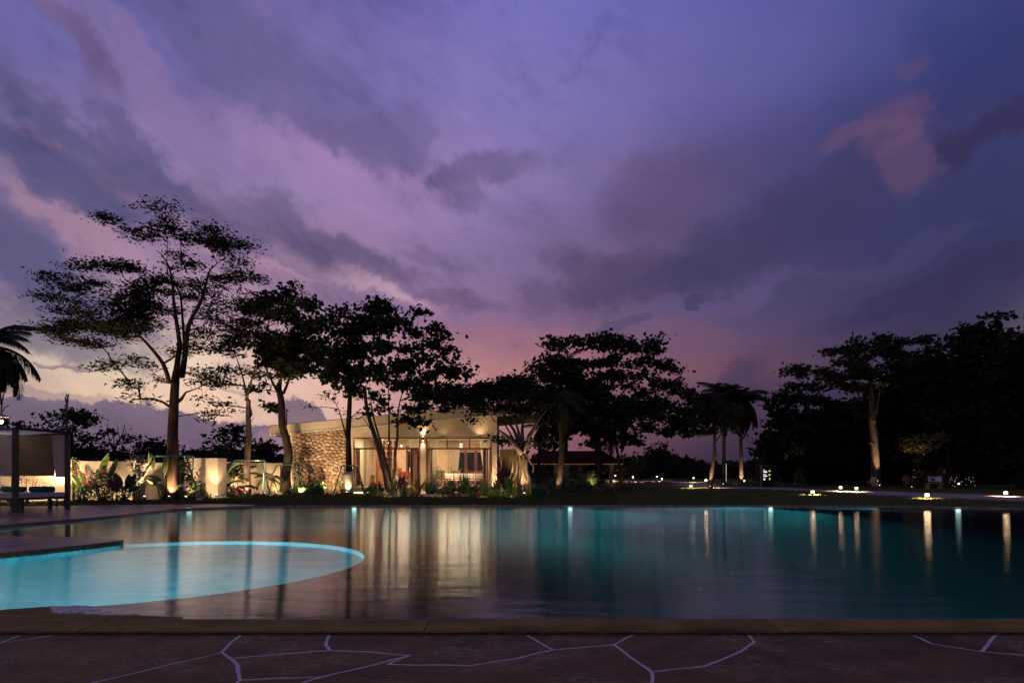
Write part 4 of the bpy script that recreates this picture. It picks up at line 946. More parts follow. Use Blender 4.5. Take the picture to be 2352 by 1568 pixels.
# roof slab
def roofpart(x0, x1, y0, y1, lo, hi, name, m, par=house):
    b = MB(); vs = [(x, y, rz(x)+dz) for x in (x0, x1) for y in (y0, y1) for dz in (lo, hi)]
    b.add(vs, [(0, 1, 3, 2), (4, 6, 7, 5), (0, 4, 5, 1), (2, 3, 7, 6), (1, 5, 7, 3), (0, 2, 6, 4)]); return b.build(name, m, par)
roofpart(-13.15, 1.55, YB-.30, YB+8.4, .05, .40, 'roof', M_fascia)
roofpart(-13.20, 1.60, YB-.36, YB-.30, .0, .50, 'fascia', M_fascia)
roofpart(-13.20, -13.15, YB-.30, YB+8.4, .0, .50, 'fascia', M_fascia)
roofpart(1.55, 1.60, YB-.30, YB+8.4, .0, .50, 'fascia', M_fascia)
roofpart(-13.22, 1.62, YB-.39, YB-.35, .505, .53, 'roof_flashing', M_dark)
roofpart(-13.21, 1.61, YB-.40, YB-.362, -.035, .0, 'drip_edge', M_white)
# front wall pieces (around the two glazed openings)
def wb(x0, x1, z0, z1, y0=YB, y1=YB+.22, name='wall_panel', m=M_wallb, par=house): return MB().box(((x0+x1)/2, (y0+y1)/2, (z0+z1)/2), (x1-x0, y1-y0, z1-z0)).build(name, m, par)
FZ = .35
def slopewall(x0, x1, z0, y0, y1, name='wall_panel'):
    b = MB(); vs = [(x0, y0, z0), (x1, y0, z0), (x1, y0, rz(x1)+.05), (x0, y0, rz(x0)+.05), (x0, y1, z0), (x1, y1, z0), (x1, y1, rz(x1)+.05), (x0, y1, rz(x0)+.05)]
    b.add(vs, [(0, 1, 2, 3), (5, 4, 7, 6), (4, 0, 3, 7), (1, 5, 6, 2), (4, 5, 1, 0)]); return b.build(name, m_ := M_wallb, house)
slopewall(-8.70, -.95, 3.09, YB, YB+.22)
wb(-8.95, -8.70, -.05, 3.088); slopewall(-8.95, -8.702, 3.09, YB+.002, YB+.20)
wb(-5.02, -4.72, FZ, 3.088, name='pilaster'); wb(-1.10, -.83, -.05, 3.088); slopewall(-.948, -.83, 3.09, YB+.002, YB+.20)
b = MB(); b.add([(-8.95, YB+.23, -.05), (-8.95, YB+6, -.05), (-8.95, YB+6, rz(-8.95)+.04), (-8.95, YB+.23, rz(-8.95)+.04)], [(0, 1, 2, 3)]); b.build('wall_panel', M_wallb, house)
b = MB(); b.add([(-.84, YB+.23, -.05), (-.84, YB+6, -.05), (-.84, YB+6, rz(-.84)+.04), (-.84, YB+.23, rz(-.84)+.04)], [(3, 2, 1, 0)]); b.build('wall_panel', M_wallb, house)
wb(-8.95, -.84, FZ, 4.6, YB+6.0, YB+6.2, 'back_wall', mat('interior_paint', (.62, .47, .32), .85, .05, 3))
wb(-8.69, -1.11, .12, FZ, YB-.55, YB+6.0, 'floor_slab', M_floor)
wb(-8.94, -.85, 3.22, 3.27, YB+.23, YB+6.0, 'ceiling', mat('ceiling_paint', (.66, .58, .46), .9, .04, 3))
wb(-5.5, -5.36, FZ, 3.21, YB+2.2, YB+5.98, 'partition', M_wallb)
# glazing frames
def frame_bar(p, q, w=.07, d=.10): return MB().bar(p, q, d, w).build('window_frame', M_wood, house)
def opening(x0, x1, mull):
    y = YB+.08
    MB().box(((x0+x1)/2, y, 3.05), (x1-x0, .12, .07)).build('window_frame', M_wood, house)
    MB().box(((x0+x1)/2, y, 2.47), (x1-x0, .12, .09)).build('window_frame', M_wood, house)
    for x in (x0+.035, x1-.035): MB().box((x, y, (FZ+3.01)/2), (.07, .11, 3.01-FZ)).build('window_frame', M_wood, house)
    for x in mull: MB().box((x, y, 2.765), (.07, .11, .495)).build('window_frame', M_wood, house)
    xs = [x0+.07]+[m+0 for m in mull]+[x1-.07]
    for a, c_ in zip(xs, xs[1:]):
        MB().box(((a+c_)/2, y, 2.765), (c_-a-.075, .012, .49)).build('window_pane', GL, house)
def door_leaf(x, ang, w=.62):
    """folded leaf standing out from the facade"""
    f = MB(); d = Vector((math.sin(ang), -math.cos(ang), 0)); p = Vector((x, YB+.05, 0)); M = Matrix.Rotation(ang-math.pi/2, 3, 'Z')
    z0, z1 = FZ+.02, 2.42
    for t_ in (.035, w-.035): c_ = p+d*t_; f.box((c_.x, c_.y, (z0+z1)/2), (.07, .045, z1-z0), M=M)
    for z in (z0+.05, z1-.04): c_ = p+d*w/2; f.box((c_.x, c_.y, z), (w-.142, .043, .09), M=M)
    o = f.build('folding_door', M_wood, house)
    c_ = p+d*w/2; gb = MB().box((c_.x, c_.y, (z0+z1)/2), (w-.146, .010, z1-z0-.19), M=M)
    gp = gb.build('pane', GL, None); me = gp.data
    for v in me.vertices: v.co -= Vector(house.location)
    gp.parent = o
opening(-8.71, -5.03, [-6.35, -7.55]); opening(-4.71, -1.11, [-3.55, -2.33])
for x, a in ((-8.62, .25), (-8.48, .12), (-8.36, -.05), (-5.40, -.10), (-5.30, .05), (-5.20, .1), (-5.11, -.12), (-4.62, .2), (-4.50, .1), (-4.40, -.05), (-1.42, -.2), (-1.33, 0), (-1.22, .1)): door_leaf(x, a)
# curtains
def curtain(x0, x1, x0b, x1b, y, seed, top=3.0, bot=FZ+.03, label=None, tie=None):
    b = MB(); r = random.Random(seed); nx, nz = 26, 10; vs = []
    for j in range(nz+1):
        v = j/nz; z = top+(bot-top)*v
        s = v**1.3
        if tie: s = min(1, (v/.72)**1.5) if v < .72 else 1-(v-.72)*.5
        a, c_ = x0+(x0b-x0)*s, x1+(x1b-x1)*s
        for i in range(nx+1):
            u = i/nx; vs.append((a+(c_-a)*u, y+.05*math.sin(u*nx*1.25+seed)*(1-.2*v)+.01*math.sin(v*9+u*5), z))
    b.add(vs, [(j*(nx+1)+i, j*(nx+1)+i+1, (j+1)*(nx+1)+i+1, (j+1)*(nx+1)+i) for j in range(nz) for i in range(nx)])
    o = b.build('curtain', M_curt, None, True, org=((x0+x1)/2, y, 0)); return tag(o, label, 'curtain', 'linen curtains behind the glass doors')
curtain(-8.25, -7.95, -8.25, -8.12, YB+.45, 1, label='narrow linen curtain beside the folded doors left of the bookshelf')
curtain(-5.75, -5.15, -5.32, -5.15, YB+.45, 2, label='linen curtain swept right beside the wall lamp pillar, left room')
curtain(-4.55, -4.05, -4.45, -4.32, YB+.45, 3, label='linen curtain hanging at the left end of the dining room doors')
curtain(-1.80, -1.20, -1.42, -1.25, YB+.45, 4, label='linen curtain swept to the right end of the dining room doors')
curtain(-4.05, -3.3, -4.0, -3.55, YB+5.7, 5, top=3.1, label='pale curtain on the dining room back wall, left of the dark doors')
# dark double doors on the back wall of the dining room
bd = aempty('back_door', (-2.4, YB+5.9, 0), 'dark wooden glazed doors in the back wall of the dining room', 'door')
for x0, x1 in ((-3.55, -3.0), (-2.95, -2.35), (-2.30, -1.7), (-1.65, -1.0)):
    for xx in (x0, x1): MB().box((xx, YB+5.93, 1.45), (.10, .08, 2.2)).build('door_frame', M_wood, bd)
    MB().box(((x0+x1)/2, YB+5.96, 1.45), (x1-x0-.11, .015, 2.05)).build('pane', mat('night_glass', (.012, .012, .016), .08, .1, 3, spec=.6), bd)
MB().box((-2.28, YB+5.92, 2.60), (2.75, .10, .12)).build('lintel', M_wood, bd)
MB().box((-2.28, YB+5.95, 2.85), (2.6, .05, .30)).build('transom_panel', M_wood2, bd)
bd2 = aempty('back_door', (-6.1, YB+5.9, 0), 'dark wooden glazed door in the back wall of the left room', 'door')
for xx in (-6.75, -6.15, -5.65): MB().box((xx, YB+5.93, 1.55), (.10, .08, 2.4)).build('door_frame', M_wood, bd2)
for a, c_ in ((-6.75, -6.15), (-6.15, -5.65)): MB().box(((a+c_)/2, YB+5.96, 1.5), (c_-a-.11, .015, 2.1)).build('pane', bpy.data.materials['night_glass'], bd2)
MB().box((-6.2, YB+5.92, 2.80), (1.2, .09, .1)).build('lintel', M_wood, bd2)
# bookshelf and cabinets
bs = aempty('bookshelf', (-7.4, YB+3.4, FZ), 'tall light wooden bookshelf with open compartments in the left room', 'bookshelf')
x0, x1, y0 = -7.78, -6.95, YB+3.3
MB().box(((x0+x1)/2, y0+.38, 1.75), (x1-x0, .02, 2.7)).build('back_panel', M_wood2, bs)
for k in range(5): MB().box((x0+k*(x1-x0)/4, y0+.18, 1.9), (.03, .36, 2.4)).build('side_panel', M_wood2, bs)
for k in range(7): MB().box(((x0+x1)/2, y0+.18, 1.12+k*.33), (x1-x0, .362, .028)).build('shelf', M_wood2, bs)
MB().box((-8.0, YB+3.6, 1.78), (.42, .5, 2.85)).build('side_cabinet', mat('plum_lacquer', (.20, .09, .06), .4, .1, 4), bs)
cbn = aempty('counter', (-7.2, YB+2.3, FZ), 'light wooden counter standing before the bookshelf', 'counter')
MB().box((-7.15, YB+2.4, .87), (1.25, .55, 1.02)).build('body', M_wood2, cbn); MB().box((-7.15, YB+2.4, 1.40), (1.31, .6, .04)).build('top', M_wood2, cbn)
for k in range(3): MB().box((-7.56+k*.41, YB+2.115, .87), (.38, .015, .9)).build('door', M_wood2, cbn)
pl = aempty('potted_plant', (-7.9, YB+1.2, FZ), 'small leafy plant in a square tan pot inside the left room', 'plant')
MB().box((-7.9, YB+1.2, FZ+.23), (.28, .28, .45)).build('pot', M_wood2, pl)
rr_ = random.Random(5); b = MB()
for k in range(40): a = rr_.uniform(0, 6.28); b.blade((-7.9, YB+1.2, FZ+.45), (math.cos(a)*rr_.random(), math.sin(a)*rr_.random(), .9), (0, 0, 1), rr_.uniform(.2, .42), .09, .25, 3)
M_green = leafmat('shrub_leaf', (.11, .20, .045), (.15, .22, .05)); M_green2 = leafmat('pale_shrub_leaf', (.22, .27, .10), (.15, .20, .08)); M_green3 = leafmat('deep_shrub_leaf', (.055, .13, .045), (.08, .16, .05))
b.build('leaves', M_green, pl)
# sofa and cushion
so = aempty('sofa', (-5.9, YB+1.9, FZ), 'red-brown sofa with a cream seat near the left room doorway', 'sofa')
MB().box((-5.95, YB+2.1, FZ+.62), (1.25, .16, .5)).build('backrest', mat('rust_leather', (.30, .07, .035), .45, .15, 5), so)
MB().box((-5.95, YB+1.7, FZ+.25), (1.3, .75, .34)).build('seat', M_linen, so)
for sx in (-.62, .62): MB().box((-5.95+sx, YB+1.7, FZ+.35), (.12, .75, .5)).build('armrest', M_linen, so)
cu = MB().box((-5.75, YB+2.0, FZ+.98), (.42, .12, .24)).build('cushion', M_linen, None, org=(-5.75, YB+2.0, FZ+.9)); tag(cu, 'cream cushion propped on top of the red-brown sofa', 'cushion')
# dining tables under white cloth, chairs
def cloth_table(label, x, y, w, d):
    r = aempty('dining_table', (x, y, FZ), label, 'table'); z = FZ+.76; b = MB(); n = 48; vs = []
    for k, (s, zz) in enumerate(((.98, z), (1.0, z-.01), (1.01, z-.2), (1.03, z-.42))):
        for i in range(n):
            a = 2*math.pi*i/n; cx_, sy_ = math.cos(a), math.sin(a); q_ = (abs(cx_)**8+abs(sy_)**8)**(-1/8)
            wv_ = 1+(.03*math.sin(i*1.9) if k == 3 else .012*math.sin(i*1.9) if k == 2 else 0)
            vs.append((x+cx_*q_*w/2*s*wv_, y+sy_*q_*d/2*s*wv_, zz))
    b.add(vs, [(k*n+i, (k+1)*n+i, (k+1)*n+(i+1) % n, k*n+(i+1) % n) for k in range(3) for i in range(n)]+[tuple(range(n))])
    b.build('tablecloth', M_linen, r, True)
    for sx in (-1, 1):
        for sy in (-1, 1): MB().box((x+sx*(w/2-.12), y+sy*(d/2-.1), FZ+.35), (.07, .07, .7)).build('leg', M_wood, r)
    return r
cloth_table('long dining table under a white cloth in the dining room', -2.9, YB+3.2, 2.5, .9)
cloth_table('smaller white-clothed dining table at the right of the dining room', -1.75, YB+2.0, .9, .8)
def chair(name, label, x, y, rz_, m=M_wood):
    r = empty(name, (x, y, FZ), label, 'chair', 'wooden dining chairs', rz_)
    MB().box((0, 0, .44), (.44, .44, .05)).build('seat', m, r)
    for sx in (-.19, .19):
        MB().box((sx, -.19, .21), (.04, .04, .42)).build('leg', m, r); MB().bar((sx, .20, 0), (sx, .24, .92), .04).build('leg', m, r)
    MB().box((0, .235, .86), (.34, .03, .10)).build('backrest', m, r)
    for k in range(4): MB().bar((-.12+k*.08, .225, .47), (-.12+k*.08, .237, .81), .018).build('back_slat', m, r)
    return r
for i, (x, y, a, lb) in enumerate([(-4.1, YB+2.2, 2.4, 'wooden chair by the potted plants at the left end of the dining room'), (-3.75, YB+1.4, 1.2, 'wooden chair nearest the folded doors, turned sideways'), (-3.2, YB+2.2, 3.14, 'wooden chair with its back to the garden at the long table, left one'), (-2.4, YB+2.1, 3.05, 'wooden chair with its back to the garden at the centre of the dining room'),
                                    (-1.9, YB+1.1, 3.3, 'wooden chair at the small table, nearest the curtain on the right'), (-4.0, YB+3.4, 1.57, 'wooden chair at the left head of the long table')]):
    chair('dining_chair', lb, x, y, a, M_wood if i % 2 else M_wood2)
def spiky(name, label, loc, r, h, m, n=60, w=.03, seed=0, cat='plant', group=None, bend=.5, spread=.8):
    rr = random.Random(seed); root = empty(name, loc, label, cat, group); b = MB()
    for k in range(n):
        a = rr.uniform(0, 6.28); s = rr.uniform(.1, spread); b.blade((rr.uniform(-.05, .05)*r*3, rr.uniform(-.05, .05)*r*3, 0), (math.cos(a)*s, math.sin(a)*s, 1), (0, 0, 1), h*rr.uniform(.6, 1.1), w*rr.uniform(.7, 1.3), bend*rr.uniform(.4, 1.4)*s, 4)
    b.build('leaves', m, root); return root
def pottedplant(label, x, y, h, seed):
    r = aempty('potted_plant', (x, y, FZ), label, 'plant'); b = MB(); b.lathe((x, y, FZ), [(.10, 0), (.15, .02), (.18, .28), (.16, .30)], 12).build('pot', M_pot, r)
    rs_ = np.random.RandomState(seed); c_ = rs_.normal(size=(160, 3))*np.array([.14, .14, h*.25])+np.array([x, y, FZ+.3+h*.5]); quads_mesh('leaves', leaves(rs_, c_, np.full(160, .14), .5), M_green, r, r.location)
pottedplant('taller potted plant beside the folded doors in the dining room', -4.15, YB+1.0, .8, 1); pottedplant('bushy potted plant in front of the pale back curtain', -3.7, YB+4.6, .8, 2)
# lamps inside
tl = aempty('table_lamp', (-1.55, YB+1.9, FZ+.77), 'small white shaded table lamp on the right-hand table', 'lamp')
MB().lathe((-1.55, YB+1.9, FZ+.765), [(.07, 0), (.02, .03), (.03, .12), (.015, .2)], 10).build('base', M_white, tl)
MB().lathe((-1.55, YB+1.9, FZ+.95), [(.15, 0), (.09, .18)], 14).build('lamp_shade', emat('lampshade_glow', (1, .82, .58), 1.5), tl)
pd = aempty('pendant_lamp', (-2.95, YB+2.0, 3.2), 'ringed white pendant lamp seen through the transom of the dining room', 'lamp')
MB().tube([(-2.95, YB+2.0, 3.2), (-2.95, YB+2.0, 2.88)], .008, 5).build('cord', M_dark, pd)
for k in range(4): MB().lathe((-2.95, YB+2.0, 2.52+k*.09), [(.08, 0), (.10, .02), (.10, .04), (.08, .06)], 12).build('lamp_shade', bpy.data.materials['lampshade_glow'], pd)
for i, (x, z, lb) in enumerate([(-7.25, 2.9, 'bright bare ceiling spot behind the pale stems, the left one'), (-6.5, 2.72, 'bright ceiling spot behind the pale stems, the right one')]):
    s_ = aempty('ceiling_spot', (x, YB+2.5, z+.2), lb, 'lamp'); MB().tube([(x, YB+2.5, 3.21), (x, YB+2.5, z+.04)], .012, 5).build('stem', M_dark, s_)
    MB().lathe((x, YB+2.5, z-.03), [(.03, 0), (.05, .03), (.03, .07)], 10).build('bulb', emat('bulb_glow', (1, .86, .66), 14), s_)
def fan(label, x, y):
    f = aempty('ceiling_fan', (x, y, 3.2), label, 'fan'); MB().tube([(x, y, 3.21), (x, y, 2.72)], .015, 6).build('rod', M_dark, f); MB().lathe((x, y, 2.62), [(.05, 0), (.09, .03), (.09, .09), (.04, .12)], 12).build('motor', M_dark, f)
    for k in range(4): a = k*1.571+.3; MB().bar((x+math.cos(a)*.1, y+math.sin(a)*.1, 2.68), (x+math.cos(a)*.7, y+math.sin(a)*.7, 2.67), .11, .012).build('blade', M_wood, f)
fan('dark ceiling fan in the left room behind the transom', -5.9, YB+2.6); fan('dark ceiling fan above the long dining table', -3.1, YB+3.4)
for k in range(3):
    b = MB(); b.box((-3.3+.45*k-.3, YB+3.3, FZ+.80), (.10, .10, .06)); b.tube([(-3.3+.45*k-.3, YB+3.3, FZ+.83), (-3.3+.45*k-.28, YB+3.3, FZ+1.0)], .02, 6)
    o_ = b.build('vase', M_green if k else M_pot, None, org=(-3.3+.45*k-.3, YB+3.3, FZ+.765)); tag(o_, ['short dark bottle at the left end of the long white table', 'green stemmed vase at the middle of the long white table', 'green stemmed vase at the right end of the long white table'][k], 'vase')
# room lights (ceiling lamps of the rooms)
light('AREA', (-7.0, YB+2.8, 3.19), 330, (1, .76, .55), house, 3.0, (0, 0, -1), sy=3.4)
light('AREA', (-2.9, YB+2.8, 3.19), 330, (1, .76, .54), house, 3.0, (0, 0, -1), sy=3.4)
# glowing strip under the floor slab
MB().box((-7.4, YB-.50, .085), (2.6, .03, .05)).build('step_light', emat('step_strip', (1, .72, .36), 5), house)
MB().box((-2.9, YB-.50, .085), (3.6, .03, .04)).build('step_light', bpy.data.materials['step_strip'], house)
wb(-8.69, -1.11, -.05, .118, YB-.35, YB+.0, 'plinth', M_wallb)
# wall lamp on the pilaster
wl = aempty('wall_lamp', (-4.87, YB-.08, 2.98), 'up-and-down wall lamp on the pillar between the glass doors', 'lamp')
MB().tube([(-4.87, YB-.09, 2.92), (-4.87, YB-.09, 3.12)], .045, 10).build('body', M_dark, wl); MB().box((-4.87, YB-.03, 3.02), (.06, .06, .06)).build('bracket', M_dark, wl)
for z in (2.915, 3.122): MB().tube([(-4.87, YB-.09, z), (-4.87, YB-.09, z+.004)], .035, 10).build('lens', emat('lens_glow', (1, .78, .48), 25), wl)
light('SPOT', (-4.87, YB-.10, 3.14), 70, WARM2, wl, .03, (0, .12, 1), 95, .9); light('SPOT', (-4.87, YB-.10, 2.90), 45, WARM2, wl, .03, (0, .10, -1), 75, .9)
for x, lb in ((-3.75, 'small soffit lamp washing the wall above the dining doors, left'), (-1.75, 'small soffit lamp washing the wall above the dining doors, right')): 
    f_ = aempty('wall_washer', (x, YB-.12, 3.12), lb, 'lamp'); MB().box((x, YB-.07, 3.105), (.10, .12, .03)).build('housing', M_dark, f_); light('SPOT', (x, YB-.32, 3.02), 9 if x < -3 else 40, WARM2, f_, .08, (0, .2, 1), 110, 1.0)
# side wing: stone wall
sw = MB(); x0, x1 = -12.05, -9.10; yf = YB+.05
vs = [(x0, yf, -.05), (x1, yf, -.05), (x1, yf, rz(x1)+.05), (x0, yf, rz(x0)+.05)]; vs += [(x, yf+.35, z) for x, y, z in vs]
sw.add(vs, [(0, 1, 2, 3), (5, 4, 7, 6), (4, 0, 3, 7), (1, 5, 6, 2)]); swo = sw.build('stone_wall', M_mortar, house)
wb(-12.16, -12.055, -.05, rz(-12.2)+.0, YB+.03, YB+.6)
b = MB(); b.add([(-12.10, YB+.6, -.05), (-12.10, YB+7, -.05), (-12.10, YB+7, rz(-12.1)+.04), (-12.10, YB+.6, rz(-12.1)+.04)], [(0, 1, 2, 3)]); b.build('wall_panel', M_wallb, house)
sr = random.Random(11)
def stone_mesh(i):
    bm = bmesh.new(); bmesh.ops.create_icosphere(bm, subdivisions=2, radius=1)
    for v in bm.verts:
        c_ = v.co; q_ = (abs(c_.x)**2.3+abs(c_.z)**2.3+abs(c_.y)**2.3)**(-1/2.3); v.co = c_*q_*(1+.13*mnoise.noise(c_*1.6+Vector((i*7, 0, 0)))); v.co.y = v.co.y
    me = bpy.data.meshes.new('stone'); bm.to_mesh(me); bm.free(); me.polygons.foreach_set('use_smooth', [True]*len(me.polygons)); me.materials.append(M_stone[i % 4]); return me
SM = [stone_mesh(i) for i in range(8)]
# relaxed random cells
H_ = rz(x0); N = 225; pts = np.array([[sr.uniform(x0, x1), sr.uniform(0, rz(x1))] for _ in range(N)])
for it in range(14):                                       # Lloyd relaxation on a sample grid
    gx, gz = np.meshgrid(np.linspace(x0, x1, 150), np.linspace(0.0, rz(x1), 170)); gp_ = np.stack([gx.ravel(), gz.ravel()], 1)
    gp_ = gp_[gp_[:, 1] < np.array([rz(a) for a in gp_[:, 0]])+.02]
    d_ = ((gp_[:, None, 0]-pts[None, :, 0])*.82)**2+(gp_[:, None, 1]-pts[None, :, 1])**2; own = d_.argmin(1)
    for k in range(N):
        m_ = own == k
        if m_.any(): pts[k] = pts[k]*.15+gp_[m_].mean(0)*.85 if it < 9 else gp_[m_].mean(0)
cell = (gx[0, 1]-gx[0, 0])*(gz[1, 0]-gz[0, 0])
for k in range(N):
    m_ = own == k; c_ = pts[k]
    if m_.sum() < 8: continue
    e_ = gp_[m_]-c_; cov = np.cov(e_.T); w_, v_ = np.linalg.eigh(cov); ax = v_[:, 1]; ang = math.atan2(ax[1], ax[0])
    o_ = bpy.data.objects.new('stone', SM[k % 8]); COL.objects.link(o_); o_.parent = swo
    o_.location = Vector((c_[0], yf-.01-sr.uniform(0, .03), c_[1]))-Vector(house.location)
    o_.rotation_euler = (0, -ang+sr.uniform(-.35, .35), 0); o_.scale = (math.sqrt(w_[1])*1.98, .10, math.sqrt(w_[0])*1.98)
# side room right of the facade: glazed bay and lit soffit
wb(-.68, -.62, .1, 2.45, YB+.3, YB+.36, 'window_frame', M_wood); wb(.20, .27, .1, 2.45, YB+.3, YB+.36, 'window_frame', M_wood); wb(-.62, .20, 2.38, 2.45, YB+.3, YB+.36, 'window_frame', M_wood)
wb(-.62, .20, .1, 2.378, YB+.32, YB+.335, 'window_pane', mat('olive_glass', (.10, .09, .025), .12, .2, 2, spec=.6))
# pavilion
pv = aempty('pavilion', (4, 52, 0), 'open pavilion with a dark maroon hipped roof on cream columns', 'pavilion'); PY = 52
x0, x1 = W(1216, 0, PY).x, W(1424, 0, PY).x; ze = W(0, 1062, PY).z; zr = W(0, 1040, PY).z+.2
M_mar = mat('maroon_roof_sheet', (.07, .018, .010), .95, .25, 3, .3, None, .02)
N = 16
for k in range(N):
    a, c_ = x0+(x1-x0)*k/N, x0+(x1-x0)*(k+1)/N-.015
    ta, tc_ = min(1, min(k, N-k)/3.2), min(1, min(k+1, N-k-1)/3.2)
    b = MB(); b.add([(a, PY-1.8, ze), (c_, PY-1.8, ze), (c_, PY-1.8+2.3*tc_, ze+(zr-ze)*tc_), (a, PY-1.8+2.3*ta, ze+(zr-ze)*ta)]+[(a, PY-1.8, ze-.06), (c_, PY-1.8, ze-.06)], [(0, 1, 2, 3), (4, 5, 1, 0)]); b.build('roof_panel', M_mar, pv)
b = MB(); b.add([(x0, PY+2.8, ze), (x1, PY+2.8, ze), (x1-1.2, PY+.5, zr), (x0+1.2, PY+.5, zr)], [(0, 1, 2, 3)]); b.build('roof_slope', M_mar, pv)
MB().box(((x0+x1)/2, PY-1.75, ze-.10), (x1-x0, .06, .08)).build('eaves_beam', mat('rust_trim', (.30, .12, .08), .6, .2, 5), pv)
for px, pw in ((1274, .30), (1299, .30), (1397, .24)): x = W(px, 0, PY).x; MB().box((x, PY-1.5, (ze-.16)/2), (pw, pw, ze-.12)).build('column', M_wall, pv)
for px in (1240, 1340, 1415): x = W(px, 0, PY).x; MB().box((x, PY+2.4, (ze-.1)/2), (.2, .2, ze-.1)).build('column', M_wood, pv)
eb = MB(); r_ = random.Random(4)
for k in range(60): 
    x = x0+(x1-x0)*k/60; eb.lathe((x, PY-1.84, ze-.16-.03*abs(math.sin(k*.8))), [(.012, 0), (.02, .02), (.012, .04)], 5)
tag(eb.build('light_string', emat('fairy_glow', (1, .45, .2), .8), pv), kind='stuff')
# low stone wall far right, standing beyond the path
lw = aempty('boundary_wall', (24, 70, 0), 'low dark stone boundary wall beyond the path at the right', 'wall')
b = MB(); p, q_ = A(1770, 72), A(1990, 66); b.bar((p.x, p.y, .45), (q_.x, q_.y, .45), .3, .95).build('wall_panel', mat('dark_stone', (.13, .09, .08), .9, .4, 3, .8), lw)
# ---------------------------------------------------------------- tree props, plants, lamps, furniture
def prop(label, Y, top, feet, inner=(), r=.036, dy=.7):
    """square pipe frame round a trunk: top=(x0,x1,y) ring, feet=[(px,py)] of the four legs"""
    x0, x1, y = top; a, c_ = W(x0, y, Y), W(x1, y, Y)
    root = aempty('tree_support', ((a.x+c_.x)/2, Y, 0), label, 'tree support', 'green pipe frames propping the trees')
    cor = [Vector((a.x, Y-dy*.5, a.z)), Vector((c_.x, Y-dy*.5, a.z)), Vector((c_.x, Y+dy*.5, a.z)), Vector((a.x, Y+dy*.5, a.z))]
    for i in range(4): MB().tube([cor[i], cor[(i+1) % 4]], r, 7).build('rail', M_metal, root)
    fx = [(W(px, py, Y).x) for px, py in feet]
    ft = [Vector((fx[0], Y-dy*1.1, 0)), Vector((fx[1], Y-dy*1.1, 0)), Vector((fx[2], Y+dy*1.1, 0)), Vector((fx[3], Y+dy*1.1, 0))]
    for i in range(4):
        MB().tube([cor[i], ft[i]], r, 7).build('leg', M_metal, root)
        MB().lathe(ft[i], [(.10, -.02), (.11, .04), (.08, .09)], 8).build('footing', M_white if i < 2 else M_rock, root)
    return root
prop('green pipe frame around the thick red-brown trunk of the tallest tree', 26.4, (367, 436, 1047), [(310, 0), (476, 0), (418, 0), (372, 0)], dy=.6)
prop('green pipe frame around the second trunk, beside the small palms', 31, (545, 604, 1057), [(505, 0), (632, 0), (592, 0), (556, 0)], dy=.5)
prop('dark pipe frame around the crooked black trunk, one leg shining pale green', 33, (641, 679, 1067), [(611, 0), (700, 0), (684, 0), (635, 0)], dy=.5)
prop('pipe frame around the cloth-wrapped trunk at the corner of the glass doors', 32.5, (788, 818, 1069), [(772, 0), (843, 0), (833, 0), (786, 0)], dy=.5)
prop('grey pipe frame behind the arrow sign', 59, (1742, 1772, 1067), [(1731, 0), (1788, 0), (1776, 0), (1744, 0)], dy=.8)
for pts, lb in (([(1228,1104),(1240,1068)], 'a'), ([(1262,1104),(1250,1070)], 'b'), ([(1233,1104),(1243,1070)], 'c'), ([(1260,1104),(1245,1075)], 'd')):
    if lb == 'a': pr = aempty('wooden_prop', (W(1240,0,45.5).x, 45.5, 0), 'crossed pale wooden props holding up the young palm', 'tree support')
    MB().tube([Vector((W(pts[0][0], 0, 45.5).x, 45.5+(lb in 'cd')*.6, 0)), W(*pts[1], 45.7)], .035, 6).build('prop_pole', M_barkp, pr)
# --- uplights and bollards
M_glow = emat('uplight_glow', (1, .80, .52), 6); M_glowc = emat('pool_lens_glow', (.75, 1, 1), 9); M_gl2 = emat('bollard_glow', (1, .78, .48), 5, True)
def uplight(label, p, energy, direction, angle=60, col=WARM2, group='ground uplights', r=.045, glow=None, size=.04, Y0=None):
    root = aempty('uplight', (p[0], p[1], 0), label, 'lamp', group); d = Vector(direction).normalized(); c_ = Vector((p[0], p[1], .10))
    MB().tube([c_-d*.07, c_+d*.05], [r*.9, r*1.2], 9).build('housing', M_dark, root); MB().tube([Vector((p[0], p[1], 0)), c_], .015, 5).build('spike', M_dark, root)
    MB().lathe((0, 0, 0), [(r*.5, 0), (r*.9, .012), (r*.6, .026)], 9).build('lens', glow or M_glow, None)
    l_ = bpy.context.scene.objects[-1] if False else COL.objects[-1]; l_.parent = root; l_.location = c_+d*.055-Vector(root.location); l_.rotation_euler = d.to_track_quat('Z', 'Y').to_euler()
    if energy:
        light('SPOT', c_+d*.10, energy*6, col, root, size, d, angle, .9); 
        if Y0: light('POINT', c_+d*.10+Vector((0, -.04, .20)), 7, col, root, .15); light('SPOT', c_+Vector((0, -.1, .35)), Y0*2, col, root, .08, (0, -.15, -1), 140, .6)
    return root
g0 = lambda x, y: tuple(G(x, y))[:2]
tree1 = Vector((W(395, 0, 26.4).x, 26.4, 0))
uplight('bright uplight in the grass left of the tallest tree, aimed at the wall', g0(350, 1146), 80, (-.25, 1, .6), 150)
uplight('uplight at the foot of the tallest red-brown trunk', (-14.16, 25.80), 130, (-.06, .8, 1), 60)
uplight('uplight by the right foot of the tallest tree\'s pipe frame', (W(425, 0, 25.7).x, 25.7), 26, (.2, .6, 1), 90)
uplight('uplight under the tall climbing vine on the pillar', (W(322, 0, 25.6).x, 25.9), 120, (-.12, .15, 1), 70)
uplight('low uplight behind the day bed legs', g0(119, 1157), 200, (-.25, .50, 1), 120)
uplight('uplight behind the bougainvillea at the day bed, hidden in leaves', (W(90, 0, 24).x, 24.6), 110, (0, .15, 1), 120)
